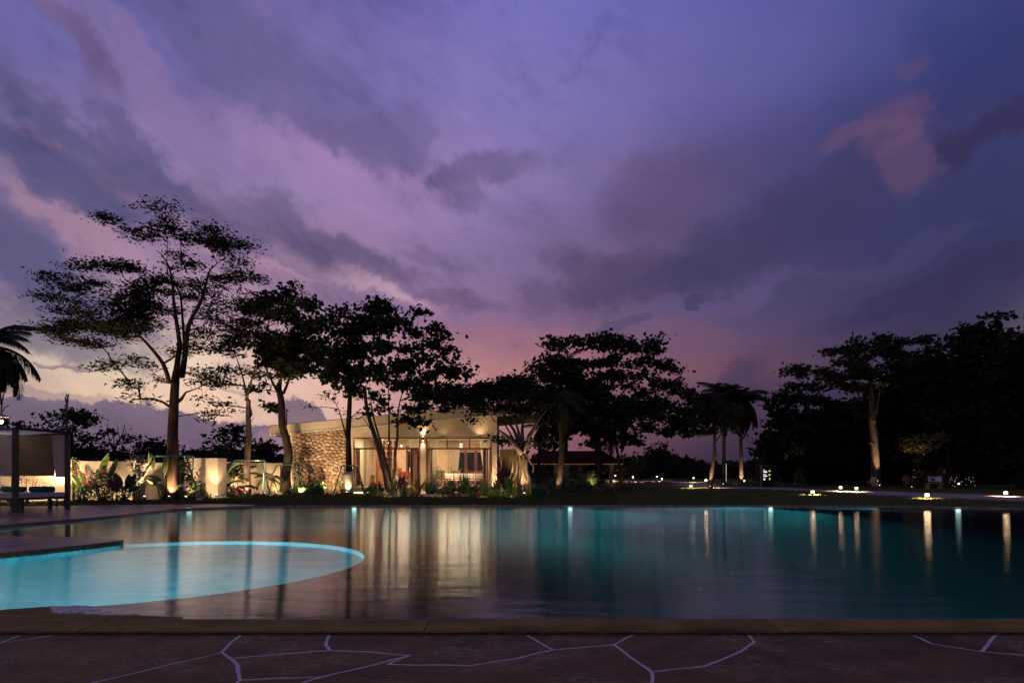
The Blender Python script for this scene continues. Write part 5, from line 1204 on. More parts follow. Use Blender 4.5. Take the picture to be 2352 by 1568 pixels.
uplight('uplight on the curved wall right of the tallest tree', (W(487, 0, 27.6).x, 28.0), 45, (0, .22, 1), 80)
uplight('small uplight at the left foot of the second pipe frame', g0(529, 1141), 110, (.1, .9, 1), 120)
uplight('uplight at the foot of the second trunk', (-13.02, 30.5), 50, (-.05, .8, 1), 60)
uplight('small uplight at the right foot of the second pipe frame', g0(606, 1139), 120, (.1, 1, 1), 120)
uplight('uplight in the flowering bush before the crooked trunk', (W(641, 0, 32.6).x, 32.9), 40, (0, .35, 1), 100)
uplight('uplight among the stones right of the crooked trunk', g0(686, 1136.5), 110, (.35, 1, .95), 110)
uplight('uplight in the grass before the right part of the stone wall', g0(752, 1136), 80, (-.05, 1, .9), 110)
uplight('uplight at the foot of the cloth-wrapped trunk', (W(797, 0, 32).x, 31.9), 12, (.06, .5, 1), 90)
uplight('bright round uplight in the bed under the purple plant', g0(945, 1138), 60, (-.15, 1, .8), 160, Y0=40)
uplight('small uplight in the bed before the dining room step', g0(1030, 1137.5), 60, (0, 1, .85), 160, Y0=40)
uplight('small uplight in the bed left of the fig trunk', g0(1160, 1134.5), 60, (-.3, 1, .85), 160, Y0=40)
uplight('strong uplight at the foot of the strangler fig', (W(1204, 0, 30.2).x, 30.0), 60, (-.03, .42, 1), 80, r=.07)
uplight('small white uplight among the shrubs right of the fig', g0(1272, 1118), 10, (.3, .8, 1), 110)
uplight('uplight at the base of the curved pale palm', (W(1281, 0, 37).x, 37.3), 16, (.05, .7, 1), 60)
uplight('bright uplight in front of the tall grass tufts', g0(1397, 1131), 30, (0, .6, 1), 110, r=.06)
uplight('uplight at the foot of the leaning stump tree', (14.66, 46.3), 60, (.12, .55, 1), 50, r=.06)
uplight('uplight at the foot of the rope-ringed palm', (20.42, 55.2), 90, (-.02, .6, 1), 50, r=.06)
uplight('small uplight at the foot of the rope-lit dark palm', (W(1664, 0, 57).x, 57.3), 12, (0, .35, 1), 40, r=.06)
uplight('uplight at the urns under the flat-topped tree', (29.9, 50.9), 300, (.12, .26, 1), 34, r=.05)
uplight('uplight under the small fir-shaped shrub', (W(1832, 0, 58).x, 58.6), 60, (0, .4, 1), 60, r=.02)
uplight('uplight hidden by the bench under the yellowing tree', (W(2105, 0, 44).x, 44.5), 50, (0, .15, 1), 80, r=.02)
uplight('uplight behind the shrub bed by the pavilion', (W(1366, 0, 44).x, 44.5), 30, (0, .3, 1), 100, r=.03)
for lb, x_, Y_, e_, d_, an in (('added low wash light behind the left half of the magenta bush', 200, 25.0, 10, (-.1, 1, .55), 150), ('added low wash light behind the right half of the magenta bush', 268, 25.5, 10, (.1, 1, .55), 150),
  ('added low wash light behind the day bed facing the garden wall', 20, 23.6, 40, (0, 1, .4), 150), ('added low wash light in the grass before the curved wall', 478, 27.3, 22, (.3, 1, .6), 150), ('added low wash light among the small palms of the second frame', 560, 31.6, 34, (.1, 1, .5), 150), ('added low wash light before the wall at the crooked black trunk', 640, 33.7, 24, (.1, 1, .6), 150),
  ('added low lawn wash light aimed at the left part of the planted bed', 890, 28.6, 9, (.1, 1, .12), 120), ('added low lawn wash light aimed at the bed before the cream pillar', 1000, 28.4, 9, (0, 1, .12), 120), ('added low lawn wash light aimed at the bed before the dining doors', 1105, 28.5, 9, (0, 1, .12), 120), ('added low lawn wash light aimed at the bed left of the fig', 1170, 28.6, 7, (.2, 1, .12), 120)):
    uplight(lb, (W(x_, 0, Y_).x, Y_), e_, d_, an, group='added wash lights', r=.03, size=.08)  # fixtures added only to brighten the garden wall and the planted bed
def bollard(label, p, zb, energy, twin=False):
    root = aempty('path_lamp', (p[0], p[1], 0), label, 'lamp', 'path lamps'); s = 1.0
    MB().tube([(p[0], p[1], -.02), (p[0], p[1], zb-.07)], .035 if zb > .35 else .05, 10).build('post', M_dark, root)
    MB().tube([(p[0], p[1], zb-.068), (p[0], p[1], zb+.05)], .075, 12).build('diffuser', M_gl2, root)
    MB().lathe((p[0], p[1], zb+.052), [(.10, 0), (.10, .02), (.03, .035)], 12).build('cap', M_dark, root)
    light('POINT', (p[0], p[1], zb), energy*.13, WARM2, root, .14); light('SPOT', (p[0], p[1], zb+.03), energy*9, WARM2, root, .06, (0, 0, -1), 158, .25)
    return root
def bz(p, py): return CAMZ-(py-HY)/FPX*p[1]
for x, yb, yl, e, lb in [(1509,1104,1094,12,'path lamp at the far bend, the left of two close together'),(1520.6,1108,1099,12,'path lamp at the far bend, the right of two close together'),(1593,1107,1097,10,'path lamp farther back behind the low one, left of the leaning stump'),
  (1587,1121.5,1115.5,7,'low bright path lamp in front of the leaning stump, at its left'),(1621.5,1120,1102.3,8,'tall dark bollard lamp touching the leaning stump'),(1709,1111,1103,10,'path lamp beside the rope-ringed palm foot'),(1866.6,1136,1129,9,'path lamp on the near lawn edge, right of the arrow sign'),
  (1930.7,1127.6,1118.7,8,'path lamp left of the urns, the farther left of a pair'),(1967,1129,1120.6,8,'path lamp left of the urns, the nearer right of a pair'),(2129.4,1144,1137,14,'brightest path lamp, on the near edge in front of the bench'),(2310,1139.5,1131,12,'path lamp at the far right edge, standing across the wet path'),
  (1401.8,1105,1093,7,'garden lamp just right of the cream pavilion column'),(1413.4,1104,1091.4,7,'garden lamp between the pavilion column and the tall grass'),(1453.8,1106.5,1095,14,'garden lamp at the right end of the tall grass'),(1281,1101,1088.6,3,'small lamp on the left of the curved palm trunk'),(1294.6,1101,1089,3,'small lamp on the right of the curved palm trunk')]:
    p = g0(x, yb); z = bz(p, yl); bollard(lb, p, max(z, .16), e*9*(p[1]/45)**1.0)
# second light head of the right-edge lamp
# pool lamps at the water line
for x, yy, e, lb in [(425,1172.5,12,'pool lamp at the water line under the tallest tree'),(822,1163,12,'pool lamp at the far edge in front of the cloth-wrapped trunk'),(1318,1163,85,'pool lamp at the far edge below the pavilion'),(1781,1163,95,'pool lamp at the far edge below the arrow sign'),(2200,1169,70,'pool lamp at the curved right-hand end of the pool')]:
    Yl = (CAMZ-WZ)*FPX/(yy-HY); p = Vector(((x-CX)/FPX*Yl, Yl, WZ)); j = min(range(len(rim)), key=lambda i: abs(math.atan2(rim[i].x, rim[i].y)-math.atan2(p.x, p.y)) if rim[i].y > 10 else 9)
    q_ = Vector((rim[j].x, rim[j].y, 0)); d = (Vector((q_.x*.0+1, 10, 0))-q_); d = Vector((-q_.x*.15, -1, 0)).normalized(); c_ = q_+d*.10
    root = aempty('pool_lamp', (c_.x, c_.y, 0), lb, 'pool lamp', 'pool lamps')
    MB().box((c_.x, c_.y, -.005), (.34, .10, .03)).build('housing', M_white, root)
    MB().box((c_.x, c_.y-.052, -.012), (.26, .006, .030)).build('lens', M_glowc, root)
    light('SPOT', (c_.x, c_.y-.12, -.30), e*30, (.26, .93, 1), root, .06, (d.x*.9, d.y, -.62), 130, 1.0)
    light('POINT', (c_.x, c_.y-.16, .05), .4, (.6, 1, 1), root, .08)
# wading pool lamps (under water, on its left wall and under the tongue)
wpl = aempty('wading_pool_lamp', (-7.1, 7.3, -.35), 'submerged lamp on the left wall of the round wading pool', 'pool lamp')
MB().lathe((-7.1, 7.3, -.36), [(.10, 0), (.12, .03), (.08, .06)], 14).build('housing', M_white, wpl)
for lx, ly, dx_, dy_, e_ in ((-5.9, 5.72, .25, 1, 190), (-3.6, 5.60, -.2, 1, 150), (-7.15, 7.6, 1, .05, 460), (-2.6, 6.25, -.7, 1, 26)):
    light('AREA', (lx, ly, -.36), e_, (.22, .86, 1), wpl, .8, (dx_, dy_, -.12), sy=.16)
# --- day bed
D0, D1 = Vector((-13.80, 17.4, 0)), Vector((-13.46, 18.96, 0)); LD = Vector((-1.96, .42, 0)); DC, DD = D1+LD, D0+LD
db = aempty('day_bed', (-14.6, 18.3, 0), 'dark-framed poolside day bed with cream fabric canopy and white mattress', 'day bed')
M_fab = leafmat('canopy_fabric', (.66, .56, .44), (.60, .50, .40), .5, .9); M_mat = mat('white_mattress', (.62, .57, .5), .9, .1, 6); M_cush = mat('green_cushion', (.03, .13, .09), .85, .2, 6)
for p, w in ((D0, .11), (D1, .11), (DC, .10), (DD, .10)): MB().box((p.x, p.y, 1.165), (w, w, 2.30)).build('post', M_dark, db)
zt = 2.27
for p, q_ in ((D0, D1), (D1, DC), (DC, DD), (DD, D0)): MB().bar((p.x, p.y, zt+.09), (q_.x, q_.y, zt+.07), .08, .07).build('top_rail', M_dark, db)
def sheet(P, name, m, nx=14, ny=10, wave=.02, sag=0, par=db):
    a, b_, c_, d_ = [Vector(p) for p in P]; nr = (b_-a).cross(d_-a).normalized(); bb_ = MB(); vs = []
    for j in range(ny+1):
        for i in range(nx+1):
            u, v = i/nx, j/ny; p = a.lerp(b_, u).lerp(d_.lerp(c_, u), v)+nr*(wave*math.sin(u*9)*math.sin(v*3.1)+sag*math.sin(math.pi*u)*math.sin(math.pi*v)); vs.append(p)
    bb_.add(vs, [(j*(nx+1)+i, j*(nx+1)+i+1, (j+1)*(nx+1)+i+1, (j+1)*(nx+1)+i) for j in range(ny) for i in range(nx)]); return bb_.build(name, m, par, True)
u3 = lambda p, z: Vector((p.x, p.y, z))
_k = D1.lerp(DC, .24)
sheet([u3(_k, 2.28), u3(DC, 2.28), u3(DC, 1.03), u3(_k, 1.03)], 'back_curtain', leafmat('shaded_canvas', (.26, .17, .11), (.22, .145, .095), .4, .9), wave=.03)  # shaded part of the cream cloth: its shade is put into the brown colour
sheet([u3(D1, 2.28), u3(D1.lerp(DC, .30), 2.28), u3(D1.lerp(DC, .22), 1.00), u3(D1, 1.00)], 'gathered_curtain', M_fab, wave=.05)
sheet([u3(DD, 2.28), u3(DC, 2.28), u3(DC, 1.02), u3(DD, 1.02)], 'side_curtain', M_fab, wave=.03)
sheet([u3(D0, 2.33), u3(D1, 2.33), u3(DC, 2.33), u3(DD, 2.33)], 'canopy', M_fab, wave=.01, sag=-.08)
bx = (D0+D1+DC+DD)/4; ang = math.atan2(.42, -1.96)
Mz = Matrix.Rotation(math.atan2(-.42, 1.96), 3, 'Z')
MB().box((bx.x, bx.y, .48), (1.95, 1.52, .12), M=Mz).build('mattress', M_mat, db)
for sgn in (-1, 1): e_ = Mz @ Vector((0, sgn*.78, 0)); MB().box((bx.x+e_.x, bx.y+e_.y, .385), (1.95, .06, .07), M=Mz).build('side_rail', M_dark, db)
for sgn in (-1, 1): e_ = Mz @ Vector((sgn*.97, 0, 0)); MB().box((bx.x+e_.x, bx.y+e_.y, .385), (.06, 1.5, .07), M=Mz).build('side_rail', M_dark, db)
for sx, sy in ((-.2, -.76), (.45, .72), (-.6, .72)): e_ = Mz @ Vector((sx, sy, 0)); MB().box((bx.x+e_.x, bx.y+e_.y, .18), (.08, .08, .35), M=Mz).build('leg', M_dark, db)
for i, (sx, sy, w) in enumerate(((-.55, .42, .85), (.42, .48, .85))):
    e_ = Mz @ Vector((sx, sy, 0)); b = MB(); c_ = Vector((bx.x+e_.x, bx.y+e_.y, .63)); ax_ = Mz @ Vector((w/2, 0, 0))
    b.tube([c_-ax_, c_-ax_*.93, c_, c_+ax_*.93, c_+ax_], [.04, .085, .09, .085, .04], 12)
    tag(b.build('bolster_cushion', M_cush, None, True, org=c_-Vector((0, 0, .09))), ['green bolster cushion at the back left of the day bed', 'darker green bolster cushion at the back right of the day bed'][i], 'cushion')
ben = aempty('side_bench', (-15.4, 21.2, 0), 'low thin-legged metal bench on the paving behind the day bed', 'bench')
MB().box((-15.6, 20.6, .42), (1.6, .4, .04)).build('seat', M_dark, ben)
for sx in (-.75, .75):
    for sy in (-.17, .17): MB().box((-15.6+sx, 20.6+sy, .2), (.04, .04, .4)).build('leg', M_dark, ben)
MB().box((-15.6, 20.6, .06), (1.5, .03, .03)).build('stretcher', M_dark, ben)
# street lamp at far left edge
sl = aempty('garden_lamp', (W(2, 0, 19).x-.25, 19, 0), 'white garden lamp under a small cap at the far left edge', 'lamp')
MB().tube([(sl.location.x, 19, 0), (sl.location.x, 19, 2.75)], .04, 8).build('post', M_dark, sl)
MB().lathe((W(1, 0, 19).x, 19, W(0, 958, 19).z), [(.28, 0), (.24, .03), (.05, .10)], 14).build('cap', M_pot, sl)
MB().lathe((W(1, 0, 19).x, 19, W(0, 972, 19).z), [(.05, 0), (.08, .06), (.05, .10)], 12).build('lens', emat('white_glow', (.75, .92, 1), 12), sl)
light('POINT', (W(2, 0, 19).x+.1, 18.8, W(0, 973, 19).z-.12), 90, (.75, .9, 1), sl, .08)
# distant street lamps
for x, y, Y, lb in ((1662,1044,150,'tall distant street lamp head above the small spreading tree'),(1607,1081,130,'faint distant lamp low on the horizon left of the leaning stump'),(1279,1041,110,'distant flat lamp right of the young palm behind the fig')):
    p = W(x, y, Y); s_ = aempty('street_lamp', (p.x, Y, 0), lb, 'street lamp'); MB().tube([(p.x, Y, 0), p], .10, 6).build('pole', M_dark, s_)
    MB().lathe(p, [(.15, 0), (.5, .1), (.15, .25)], 10).build('lamp_head', emat('far_glow', (.8, .75, .8), .6 if y < 1060 else .9), s_)
# --- plants
def bush(name, label, c, r, m, n=500, leaf=.08, seed=0, cat='shrub', group=None, aspect=.5, fl=None, nf=0, fs=.05):
    rs_ = np.random.RandomState(seed); root = aempty(name, (c[0], c[1], 0), label, cat, group)
    d = rs_.normal(size=(n, 3)); d /= np.linalg.norm(d, axis=1)[:, None]; d[:, 2] = np.abs(d[:, 2])*1.0-.25*(rs_.rand(n) < .4)
    lump = 1+.22*np.sin(d[:, 0]*5+seed)*np.cos(d[:, 2]*6+seed*2)
    p = np.array([c[0], c[1], 0])+d*np.array(r)*(rs_.uniform(.45, 1, (n, 1))**.45)*lump[:, None]; p[:, 2] = np.maximum(p[:, 2]+.05, .02)
    quads_mesh('leaves', leaves(rs_, p, np.full(n, leaf), aspect), m, root, root.location)
    b = MB()
    for k in range(5): a = k*1.26; b.tube([(c[0], c[1], 0), (c[0]+math.cos(a)*r[0]*.5, c[1]+math.sin(a)*r[1]*.5, r[2]*.7)], [.018, .006], 5)
    b.build('stem', M_bark, root)
    if fl:
        for k in range(nf):
            cc = np.array([c[0], c[1], 0])+np.array([rs_.uniform(-1, 1)*r[0]*.85, -r[1]*rs_.uniform(.5, 1), rs_.uniform(.25, .95)*r[2]])
            q_ = cc+rs_.normal(size=(26, 3))*fs; quads_mesh('blossom', leaves(rs_, q_, np.full(26, .06), .9), fl, root, root.location)
    return root
M_pink = leafmat('pink_petal', (.34, .02, .07), (.42, .05, .14), .4); M_lil = leafmat('lilac_petal', (.25, .13, .30), (.34, .2, .34), .4); M_redl = leafmat('dark_purple_leaf', (.09, .025, .06), (.14, .04, .06)); M_yel = leafmat('yellow_green_leaf', (.20, .22, .05), (.12, .16, .04)); M_brn = leafmat('bronze_leaf', (.22, .12, .05), (.16, .10, .04)); M_grey = leafmat('silver_leaf', (.22, .24, .18), (.30, .30, .24))
XY = lambda x, Y: (W(x, 0, Y).x, Y)
bush('bougainvillea', 'large bush with magenta-pink blossom in front of the garden wall', XY(235, 24.6), (1.05, .55, 1.25), M_green3, 3400, .09, 1, fl=M_pink, nf=17, fs=.07)
bush('bougainvillea', 'twiggy bush with small pinkish leaves behind the day bed', XY(62, 23.2), (.85, .4, 1.35), M_brn, 700, .06, 2, fl=M_lil, nf=4, fs=.05)
bush('flowering_bush', 'leafy bush with pale lilac blossom right of the tallest trunk', XY(444, 26.4), (.62, .45, .85), M_green, 1900, .09, 3, fl=M_lil, nf=8, fs=.06)
bush('shrub', 'bright little shrub lit beside the crooked black trunk', XY(640, 33.4), (.55, .35, .95), M_yel, 800, .07, 4)
bush('shrub', 'lit shrub with thin upright stems left of the cloth-wrapped trunk', XY(786, 33.2), (.42, .3, 1.0), M_yel, 600, .08, 5)
bush('shrub', 'leafy dark shrub climbing behind the tallest trunk on its right', XY(425, 27.6), (.45, .3, 1.9), M_green3, 1200, .13, 6)
bush('shrub', 'reddish flowered shrub at the foot of the second trunk', XY(552, 30.4), (.25, .25, .7), M_redl, 500, .07, 7, fl=M_pink, nf=2)
def vine(label, x, Y, z0, z1, w, m, n, seed):
    rs_ = np.random.RandomState(seed); r = aempty('climbing_vine', (W(x, 0, Y).x, Y, 0), label, 'vine'); c0 = W(x, 0, Y).x
    z = rs_.uniform(z0, z1, n); p = np.stack([c0+rs_.normal(size=n)*w*(.5+.5*(z-z0)/(z1-z0)), Y+rs_.normal(size=n)*.08, z], 1); quads_mesh('leaves', leaves(rs_, p, np.full(n, .09), .65), m, r, r.location)
    MB().tube([(c0, Y, -.02), (c0+.05, Y, z0*.6+.5), (c0-.03, Y, z1*.9)], .025, 6).build('stem', M_bark, r)
vine('sparse ivy on the wall pillar right of the day bed', 168, 25.2, .5, 1.75, .10, M_green2, 260, 1)
vine('pale climbing vine glowing on the pillar left of the tallest tree', 318, 25.9, .75, 1.85, .20, M_grey, 700, 2)
# broad banana / heliconia leaves, each leaf a part
def heliconia(label, x, Y, specs, m=M_green, name='banana_plant'):
    c_ = XY(x, Y); root = aempty(name, (c_[0], c_[1], 0), label, 'plant')
    for (dx, dz, L, w, tilt, bend) in specs:
        b = MB(); p0 = Vector((c_[0]+dx*.25, c_[1], 0)); p1 = Vector((c_[0]+dx, c_[1]+.06*math.sin(dx*40), dz)); b.tube([p0, (p0+p1)/2+Vector((0, 0, .05)), p1], [.02, .014, .01], 5)
        d = Vector((math.sin(tilt), -.12, math.cos(tilt))); b2 = MB(); sd = Vector((0, 1, .0)); 
        vs = []; fs = []; nn = 8
        for i in range(nn+1):
            t_ = i/nn; cc = p1+d*L*t_-Vector((0, 0, 1))*bend*L*t_*t_; ww = w/2*math.sin(math.pi*min(.97, .06+t_*.92))**.7; s_ = Vector((math.cos(tilt), .35, -math.sin(tilt)))
            vs += [cc-s_*ww+Vector((0, .03, 0)), cc-Vector((0, .03, 0)), cc+s_*ww+Vector((0, .03, 0))]
            if i: fs += [(3*i-3, 3*i-2, 3*i+1, 3*i), (3*i-2, 3*i-1, 3*i+2, 3*i+1)]
        b2.add(vs, fs).build('leaf', m, root); b.build('stem', M_green3, root)
heliconia('banana plant leaves rising behind the magenta bush against the wall', 225, 25.1, [(0, .9, 1.15, .26, .45, .0), (-.5, .7, .55, .22, -.35, 0), (.45, .95, .85, .20, .5, 0), (-.75, .55, .6, .2, -.5, .1), (.15, 1.0, .5, .2, .1, 0), (.75, .8, .35, .22, 0, .1)])
heliconia('dark banana-leaved plant at the right end of the magenta bush', 285, 24.9, [(0, .5, .8, .22, .7, .05), (-.1, .45, .75, .22, .95, .1), (.15, .4, .6, .2, 1.1, .15), (-.3, .4, .6, .22, -.5, .1), (.1, .55, .55, .2, .3, .0), (-.15, .5, .6, .2, -.1, .1)], M_green3)
heliconia('tall pale banana plant between the vine pillar and the tallest trunk', 374, 26.3, [(-.45, 1.35, .7, .26, -.15, .05), (.05, .9, .75, .22, .25, .0), (.25, 1.0, .9, .26, .05, 0), (-.1, .8, .55, .22, -1.1, .1), (-.2, .6, .5, .2, -.9, .1), (.2, .5, .6, .2, .5, .1), (0, 1.2, .5, .2, .4, .1), (.12, .3, .5, .2, -.5, .1)], M_yel)
def smallpalm(label, x, Y, h, L, nf, seed, m=None, lean=0):
    c_ = XY(x, Y); root = empty('small_palm', (c_[0], c_[1], 0), label, 'palm'); rr = random.Random(seed)
    for s_ in range(3):
        sx = (s_-1)*.12; MB().tube([(sx, 0, -.03), (sx*1.5+lean*.3, 0, h*.5), (sx*2+lean, 0, h)], .03, 6).build('trunk', M_barkp, root)
    for k in range(nf):
        f = bpy.data.objects.new('frond', FR[k % 4]); COL.objects.link(f); f.parent = root; s_ = k % 3-1; f.location = (s_*.24+lean, 0, h); f.rotation_euler = (0, rr.uniform(-1.1, .1), k*2.399); l = L*rr.uniform(.8, 1.2); f.scale = (l, l, l)
smallpalm('clump of small feathery palms inside the left legs of the second pipe frame', 537, 31.2, 1.0, .85, 18, 1)
smallpalm('windblown small palm between the second frame and the crooked trunk', 612, 32.0, .85, .75, 14, 2, lean=.15)
smallpalm('low arching palm in front of the curved garden wall', 530, 29.4, .35, .9, 9, 3)
# box hedge planter with big-leaved plants before the stone wall
hg = bush('clipped_hedge', 'low clipped box hedge before the stone wall', XY(708, 32.6), (.80, .40, .01), M_green3, 10, .05, 9)
for ch in list(hg.children): bpy.data.objects.remove(ch)
rs = np.random.RandomState(10); n = 3800; c_ = XY(708, 32.6); p = np.stack([c_[0]+rs.uniform(-.80, .80, n), c_[1]+rs.uniform(-.35, .35, n), rs.uniform(0, .38, n)], 1)
k = rs.randint(0, 3, n); p[k == 0, 2] = .38+rs.normal(size=(k == 0).sum())*.015; p[k == 1, 1] = c_[1]-.35; quads_mesh('leaves', leaves(rs, p, np.full(n, .05), .6), M_green3, hg, hg.location)
MB().box((c_[0], c_[1], .17), (1.5, .6, .34)).build('twig_core', M_bark, hg)
for i in range(5): spiky('rosette_plant', ['leftmost broad-leaved plant standing behind the clipped hedge', 'second broad-leaved plant from the left behind the clipped hedge', 'middle broad-leaved plant behind the clipped hedge', 'fourth broad-leaved plant from the left behind the clipped hedge', 'rightmost broad-leaved plant behind the clipped hedge'][i], (c_[0]-.66+i*.33, c_[1]+.45, .25), .2, .52, M_green, 26, .12, i, group='broad-leaved plants behind the hedge')
# planted bed before the glass doors
bed = [g0(x, y) for x, y in ((850,1131),(872,1136.5),(930,1139.5),(1000,1140),(1080,1138.5),(1150,1136.5),(1215,1135.5),(1260,1133))]
bedback = [(W(x, 0, 33.4).x, 33.4) for x in (1250, 1160, 1000, 860)]
fill([bed+bedback], .012, 'planting_bed', M_dirt, kind='structure')
se = aempty('stone_edging', (bed[2][0], bed[2][1], 0), 'row of rounded rocks edging the planted bed before the glass doors', 'stone edging')
def rockmesh(i):
    bm = bmesh.new(); bmesh.ops.create_icosphere(bm, subdivisions=2, radius=1)
    for v in bm.verts: v.co *= 1+.22*mnoise.noise(v.co*1.3+Vector((i*5, 1, 0)))
    me = bpy.data.meshes.new('rock'); bm.to_mesh(me); bm.free(); me.polygons.foreach_set('use_smooth', [True]*len(me.polygons)); me.materials.append(M_rock if i % 3 else mat('reddish_rock', (.30, .15, .11), .9, .3, 6, .6)); return me
RM = [rockmesh(i) for i in range(6)]; rr = random.Random(6)
def rocks(root, path, step, s0, s1, rows_=1):
    acc = crom(path, step); 
    for j in range(rows_):
        for i, p in enumerate(acc):
            o_ = bpy.data.objects.new('stone', RM[rr.randrange(6)]); COL.objects.link(o_); o_.parent = root; s = rr.uniform(s0, s1)
            o_.location = Vector((p.x+rr.uniform(-.04, .04), p.y+j*.2+rr.uniform(-.05, .05), s*.35))-Vector(root.location); o_.scale = (s*rr.uniform(.9, 1.5), s, s*rr.uniform(.7, .95)); o_.rotation_euler = (rr.uniform(-.3, .3), rr.uniform(-.3, .3), rr.uniform(0, 6))
rocks(se, bed, .24, .09, .14, 2)
se2 = aempty('stone_edging', (W(1300, 0, 39).x, 39, 0), 'curved row of small pale stones round the shrub bed by the curved palm', 'stone edging')
rocks(se2, [g0(x, y) for x, y in ((1254,1128),(1275,1128.3),(1300,1127),(1330,1125),(1356,1123))], .30, .09, .13)
se3 = aempty('stone_edging', (W(650, 0, 33).x, 32, 0), 'scattered rocks along the grass below the crooked black trunk', 'stone edging')
rocks(se3, [g0(x, y) for x, y in ((508,1143),(560,1140),(610,1137.5),(660,1136),(720,1134.5),(765,1132.5))], .34, .06, .15)
BP = [('spiky_plant', 'dark purple cordyline standing up in the middle of the bed', 925, 31.0, .95, M_redl, 60, .07, .45), ('spiky_plant', 'bronze long-bladed clump right of the purple cordyline', 958, 31.2, .95, M_brn, 46, .04, .9), ('spiky_plant', 'pale bladed clump against the cream pillar', 996, 31.4, 1.15, M_grey, 40, .035, .8), ('spiky_plant', 'green bladed clump before the cream pillar foot', 985, 30.6, .75, M_green3, 60, .05, .9),
 ('spiky_plant', 'large dark grassy clump before the dining table, left one', 1066, 30.9, 1.0, M_green3, 120, .03, .85), ('spiky_plant', 'pale olive grassy clump before the dining table, right one', 1110, 31.0, .8, M_green2, 110, .03, .7), ('spiky_plant', 'broad bright green clump at the foot of the pale stems', 905, 30.8, .55, M_green, 50, .10, 1.1), ('spiky_plant', 'yellow-green rosette glowing beside the round uplight', 928, 30.4, .42, M_yel, 46, .08, 1.2), ('spiky_plant', 'dark broad-leaved clump at the left end of the bed', 872, 31.2, .55, M_green3, 50, .10, 1.0),
 ('spiky_plant', 'small silvery tuft on the stones at the left of the bed', 885, 29.6, .30, M_grey, 60, .03, 1.3), ('spiky_plant', 'silvery tuft below the purple cordyline', 915, 29.6, .30, M_grey, 60, .03, 1.3), ('spiky_plant', 'small yellowish tuft under the bronze clump', 945, 29.7, .30, M_yel, 50, .04, 1.2), ('spiky_plant', 'brown tuft at the right of the dining room step lights', 1140, 31.4, .7, M_brn, 46, .05, .7), ('spiky_plant', 'blue-green upright clump left of the fig trunk', 1168, 31.2, .85, M_green3, 70, .05, .6),
 ('spiky_plant', 'reddish cordyline behind the bed by the olive glass', 1160, 32.6, 1.5, M_redl, 60, .07, .5), ('spiky_plant', 'low grass tuft spilling over the fig roots on the left', 1185, 30.0, .5, M_yel, 60, .03, 1.0), ('spiky_plant', 'grass tuft spilling over the fig roots on the right', 1218, 30.0, .55, M_yel, 70, .03, 1.0), ('spiky_plant', 'dark purple low tuft below the grassy clump', 1040, 29.9, .35, M_redl, 50, .04, 1.1), ('spiky_plant', 'dark purple low tuft before the step lights', 1095, 29.8, .32, M_redl, 50, .04, 1.2)]
for i, (nm, lb, x, Y, h, m, n, w, sp) in enumerate(BP): spiky(nm, lb, (*XY(x, Y), .01), .3, h*1.45, m, int(n*1.5), w*1.2, 40+i, spread=sp, bend=.55)
SB = [('shrub', 'low dark green mounded shrub below the cream pillar', 1015, 30.4, (.55, .35, .34), M_green3, 1300, .07), ('shrub', 'low mounded green shrub under the right folded doors', 1148, 30.3, (.65, .35, .34), M_green, 1300, .06), ('shrub', 'low pale ground shrub at the left front of the bed', 868, 29.9, (.30, .3, .32), M_green2, 700, .05), ('shrub', 'dark rounded shrub right of the fig trunk foot', 1235, 29.8, (.40, .35, .5), M_green3, 1200, .06),
 ('round_shrub', 'clipped round shrub with a brown pot behind it, right of the fig', 1262, 35, (.42, .4, .62), M_green, 1500, .05), ('shrub', 'pale silvery shrub between the fig and the clipped round shrub', 1238, 34, (.5, .4, .55), M_grey, 1200, .06), ('shrub', 'small dark rounded shrub at the foot of the curved palm', 1310, 38, (.5, .4, .45), M_green3, 900, .06), ('shrub', 'silvery spotted shrub left of the curved palm', 1272, 38.5, (.55, .4, .6), M_grey, 800, .08),
 ('shrub', 'rounded green shrub at the foot of the pale stems, left side', 858, 31.0, (.45, .4, .55), M_green, 1200, .08), ('shrub', 'rounded pale green shrub between the purple and the bronze plant', 942, 30.2, (.42, .35, .42), M_green2, 900, .07), ('shrub', 'leafy dark shrub under the left folded doors of the dining room', 1035, 31.2, (.5, .4, .7), M_green3, 1300, .09), ('shrub', 'leafy shrub between the two grassy clumps', 1088, 31.0, (.4, .35, .55), M_green, 1000, .08), ('shrub', 'rounded green shrub right of the pale olive clump', 1128, 30.8, (.42, .35, .5), M_green, 1000, .08), ('shrub', 'leafy mound at the right end of the bed before the fig roots', 1178, 30.2, (.4, .35, .45), M_green3, 1000, .07),
 ('flowering_bush', 'low row of red flowers right of the curved palm', 1335, 40, (1.6, .4, .28), M_redl, 1400, .07), ('low_hedge', 'low dark trimmed hedge in front of the red flowers', 1318, 37.0, (1.9, .35, .22), M_green3, 2600, .05), ('round_shrub', 'dark ball-shaped shrub at the right end of the red flowers', 1367, 40.5, (.5, .5, .62), M_bark, 900, .06), ('shrub', 'flat-topped cloud-pruned shrub behind the round shrub', 1255, 40, (.9, .5, 1.0), M_green3, 1300, .08),
 ('shrub', 'pale lit shrub by the trunk under the pavilion', 1358, 45, (1.1, .6, 1.35), M_green2, 1500, .11), ('shrub', 'dark leafy shrub behind the lit shrub under the pavilion', 1325, 47, (1.6, .7, 1.5), M_green3, 1500, .13), ('shrub', 'dark shrub mass below the pavilion roof, left part', 1245, 46, (1.3, .7, 1.4), M_green3, 1300, .13), ('shrub', 'dark mound of shrubs round the arrow sign', 1765, 52, (4.0, 1.0, .42), M_green3, 2600, .10), ('shrub', 'low dark mound on the island by the far bend of the path', 1500, 62, (2.8, 1.0, .3), M_brn, 1500, .12)]
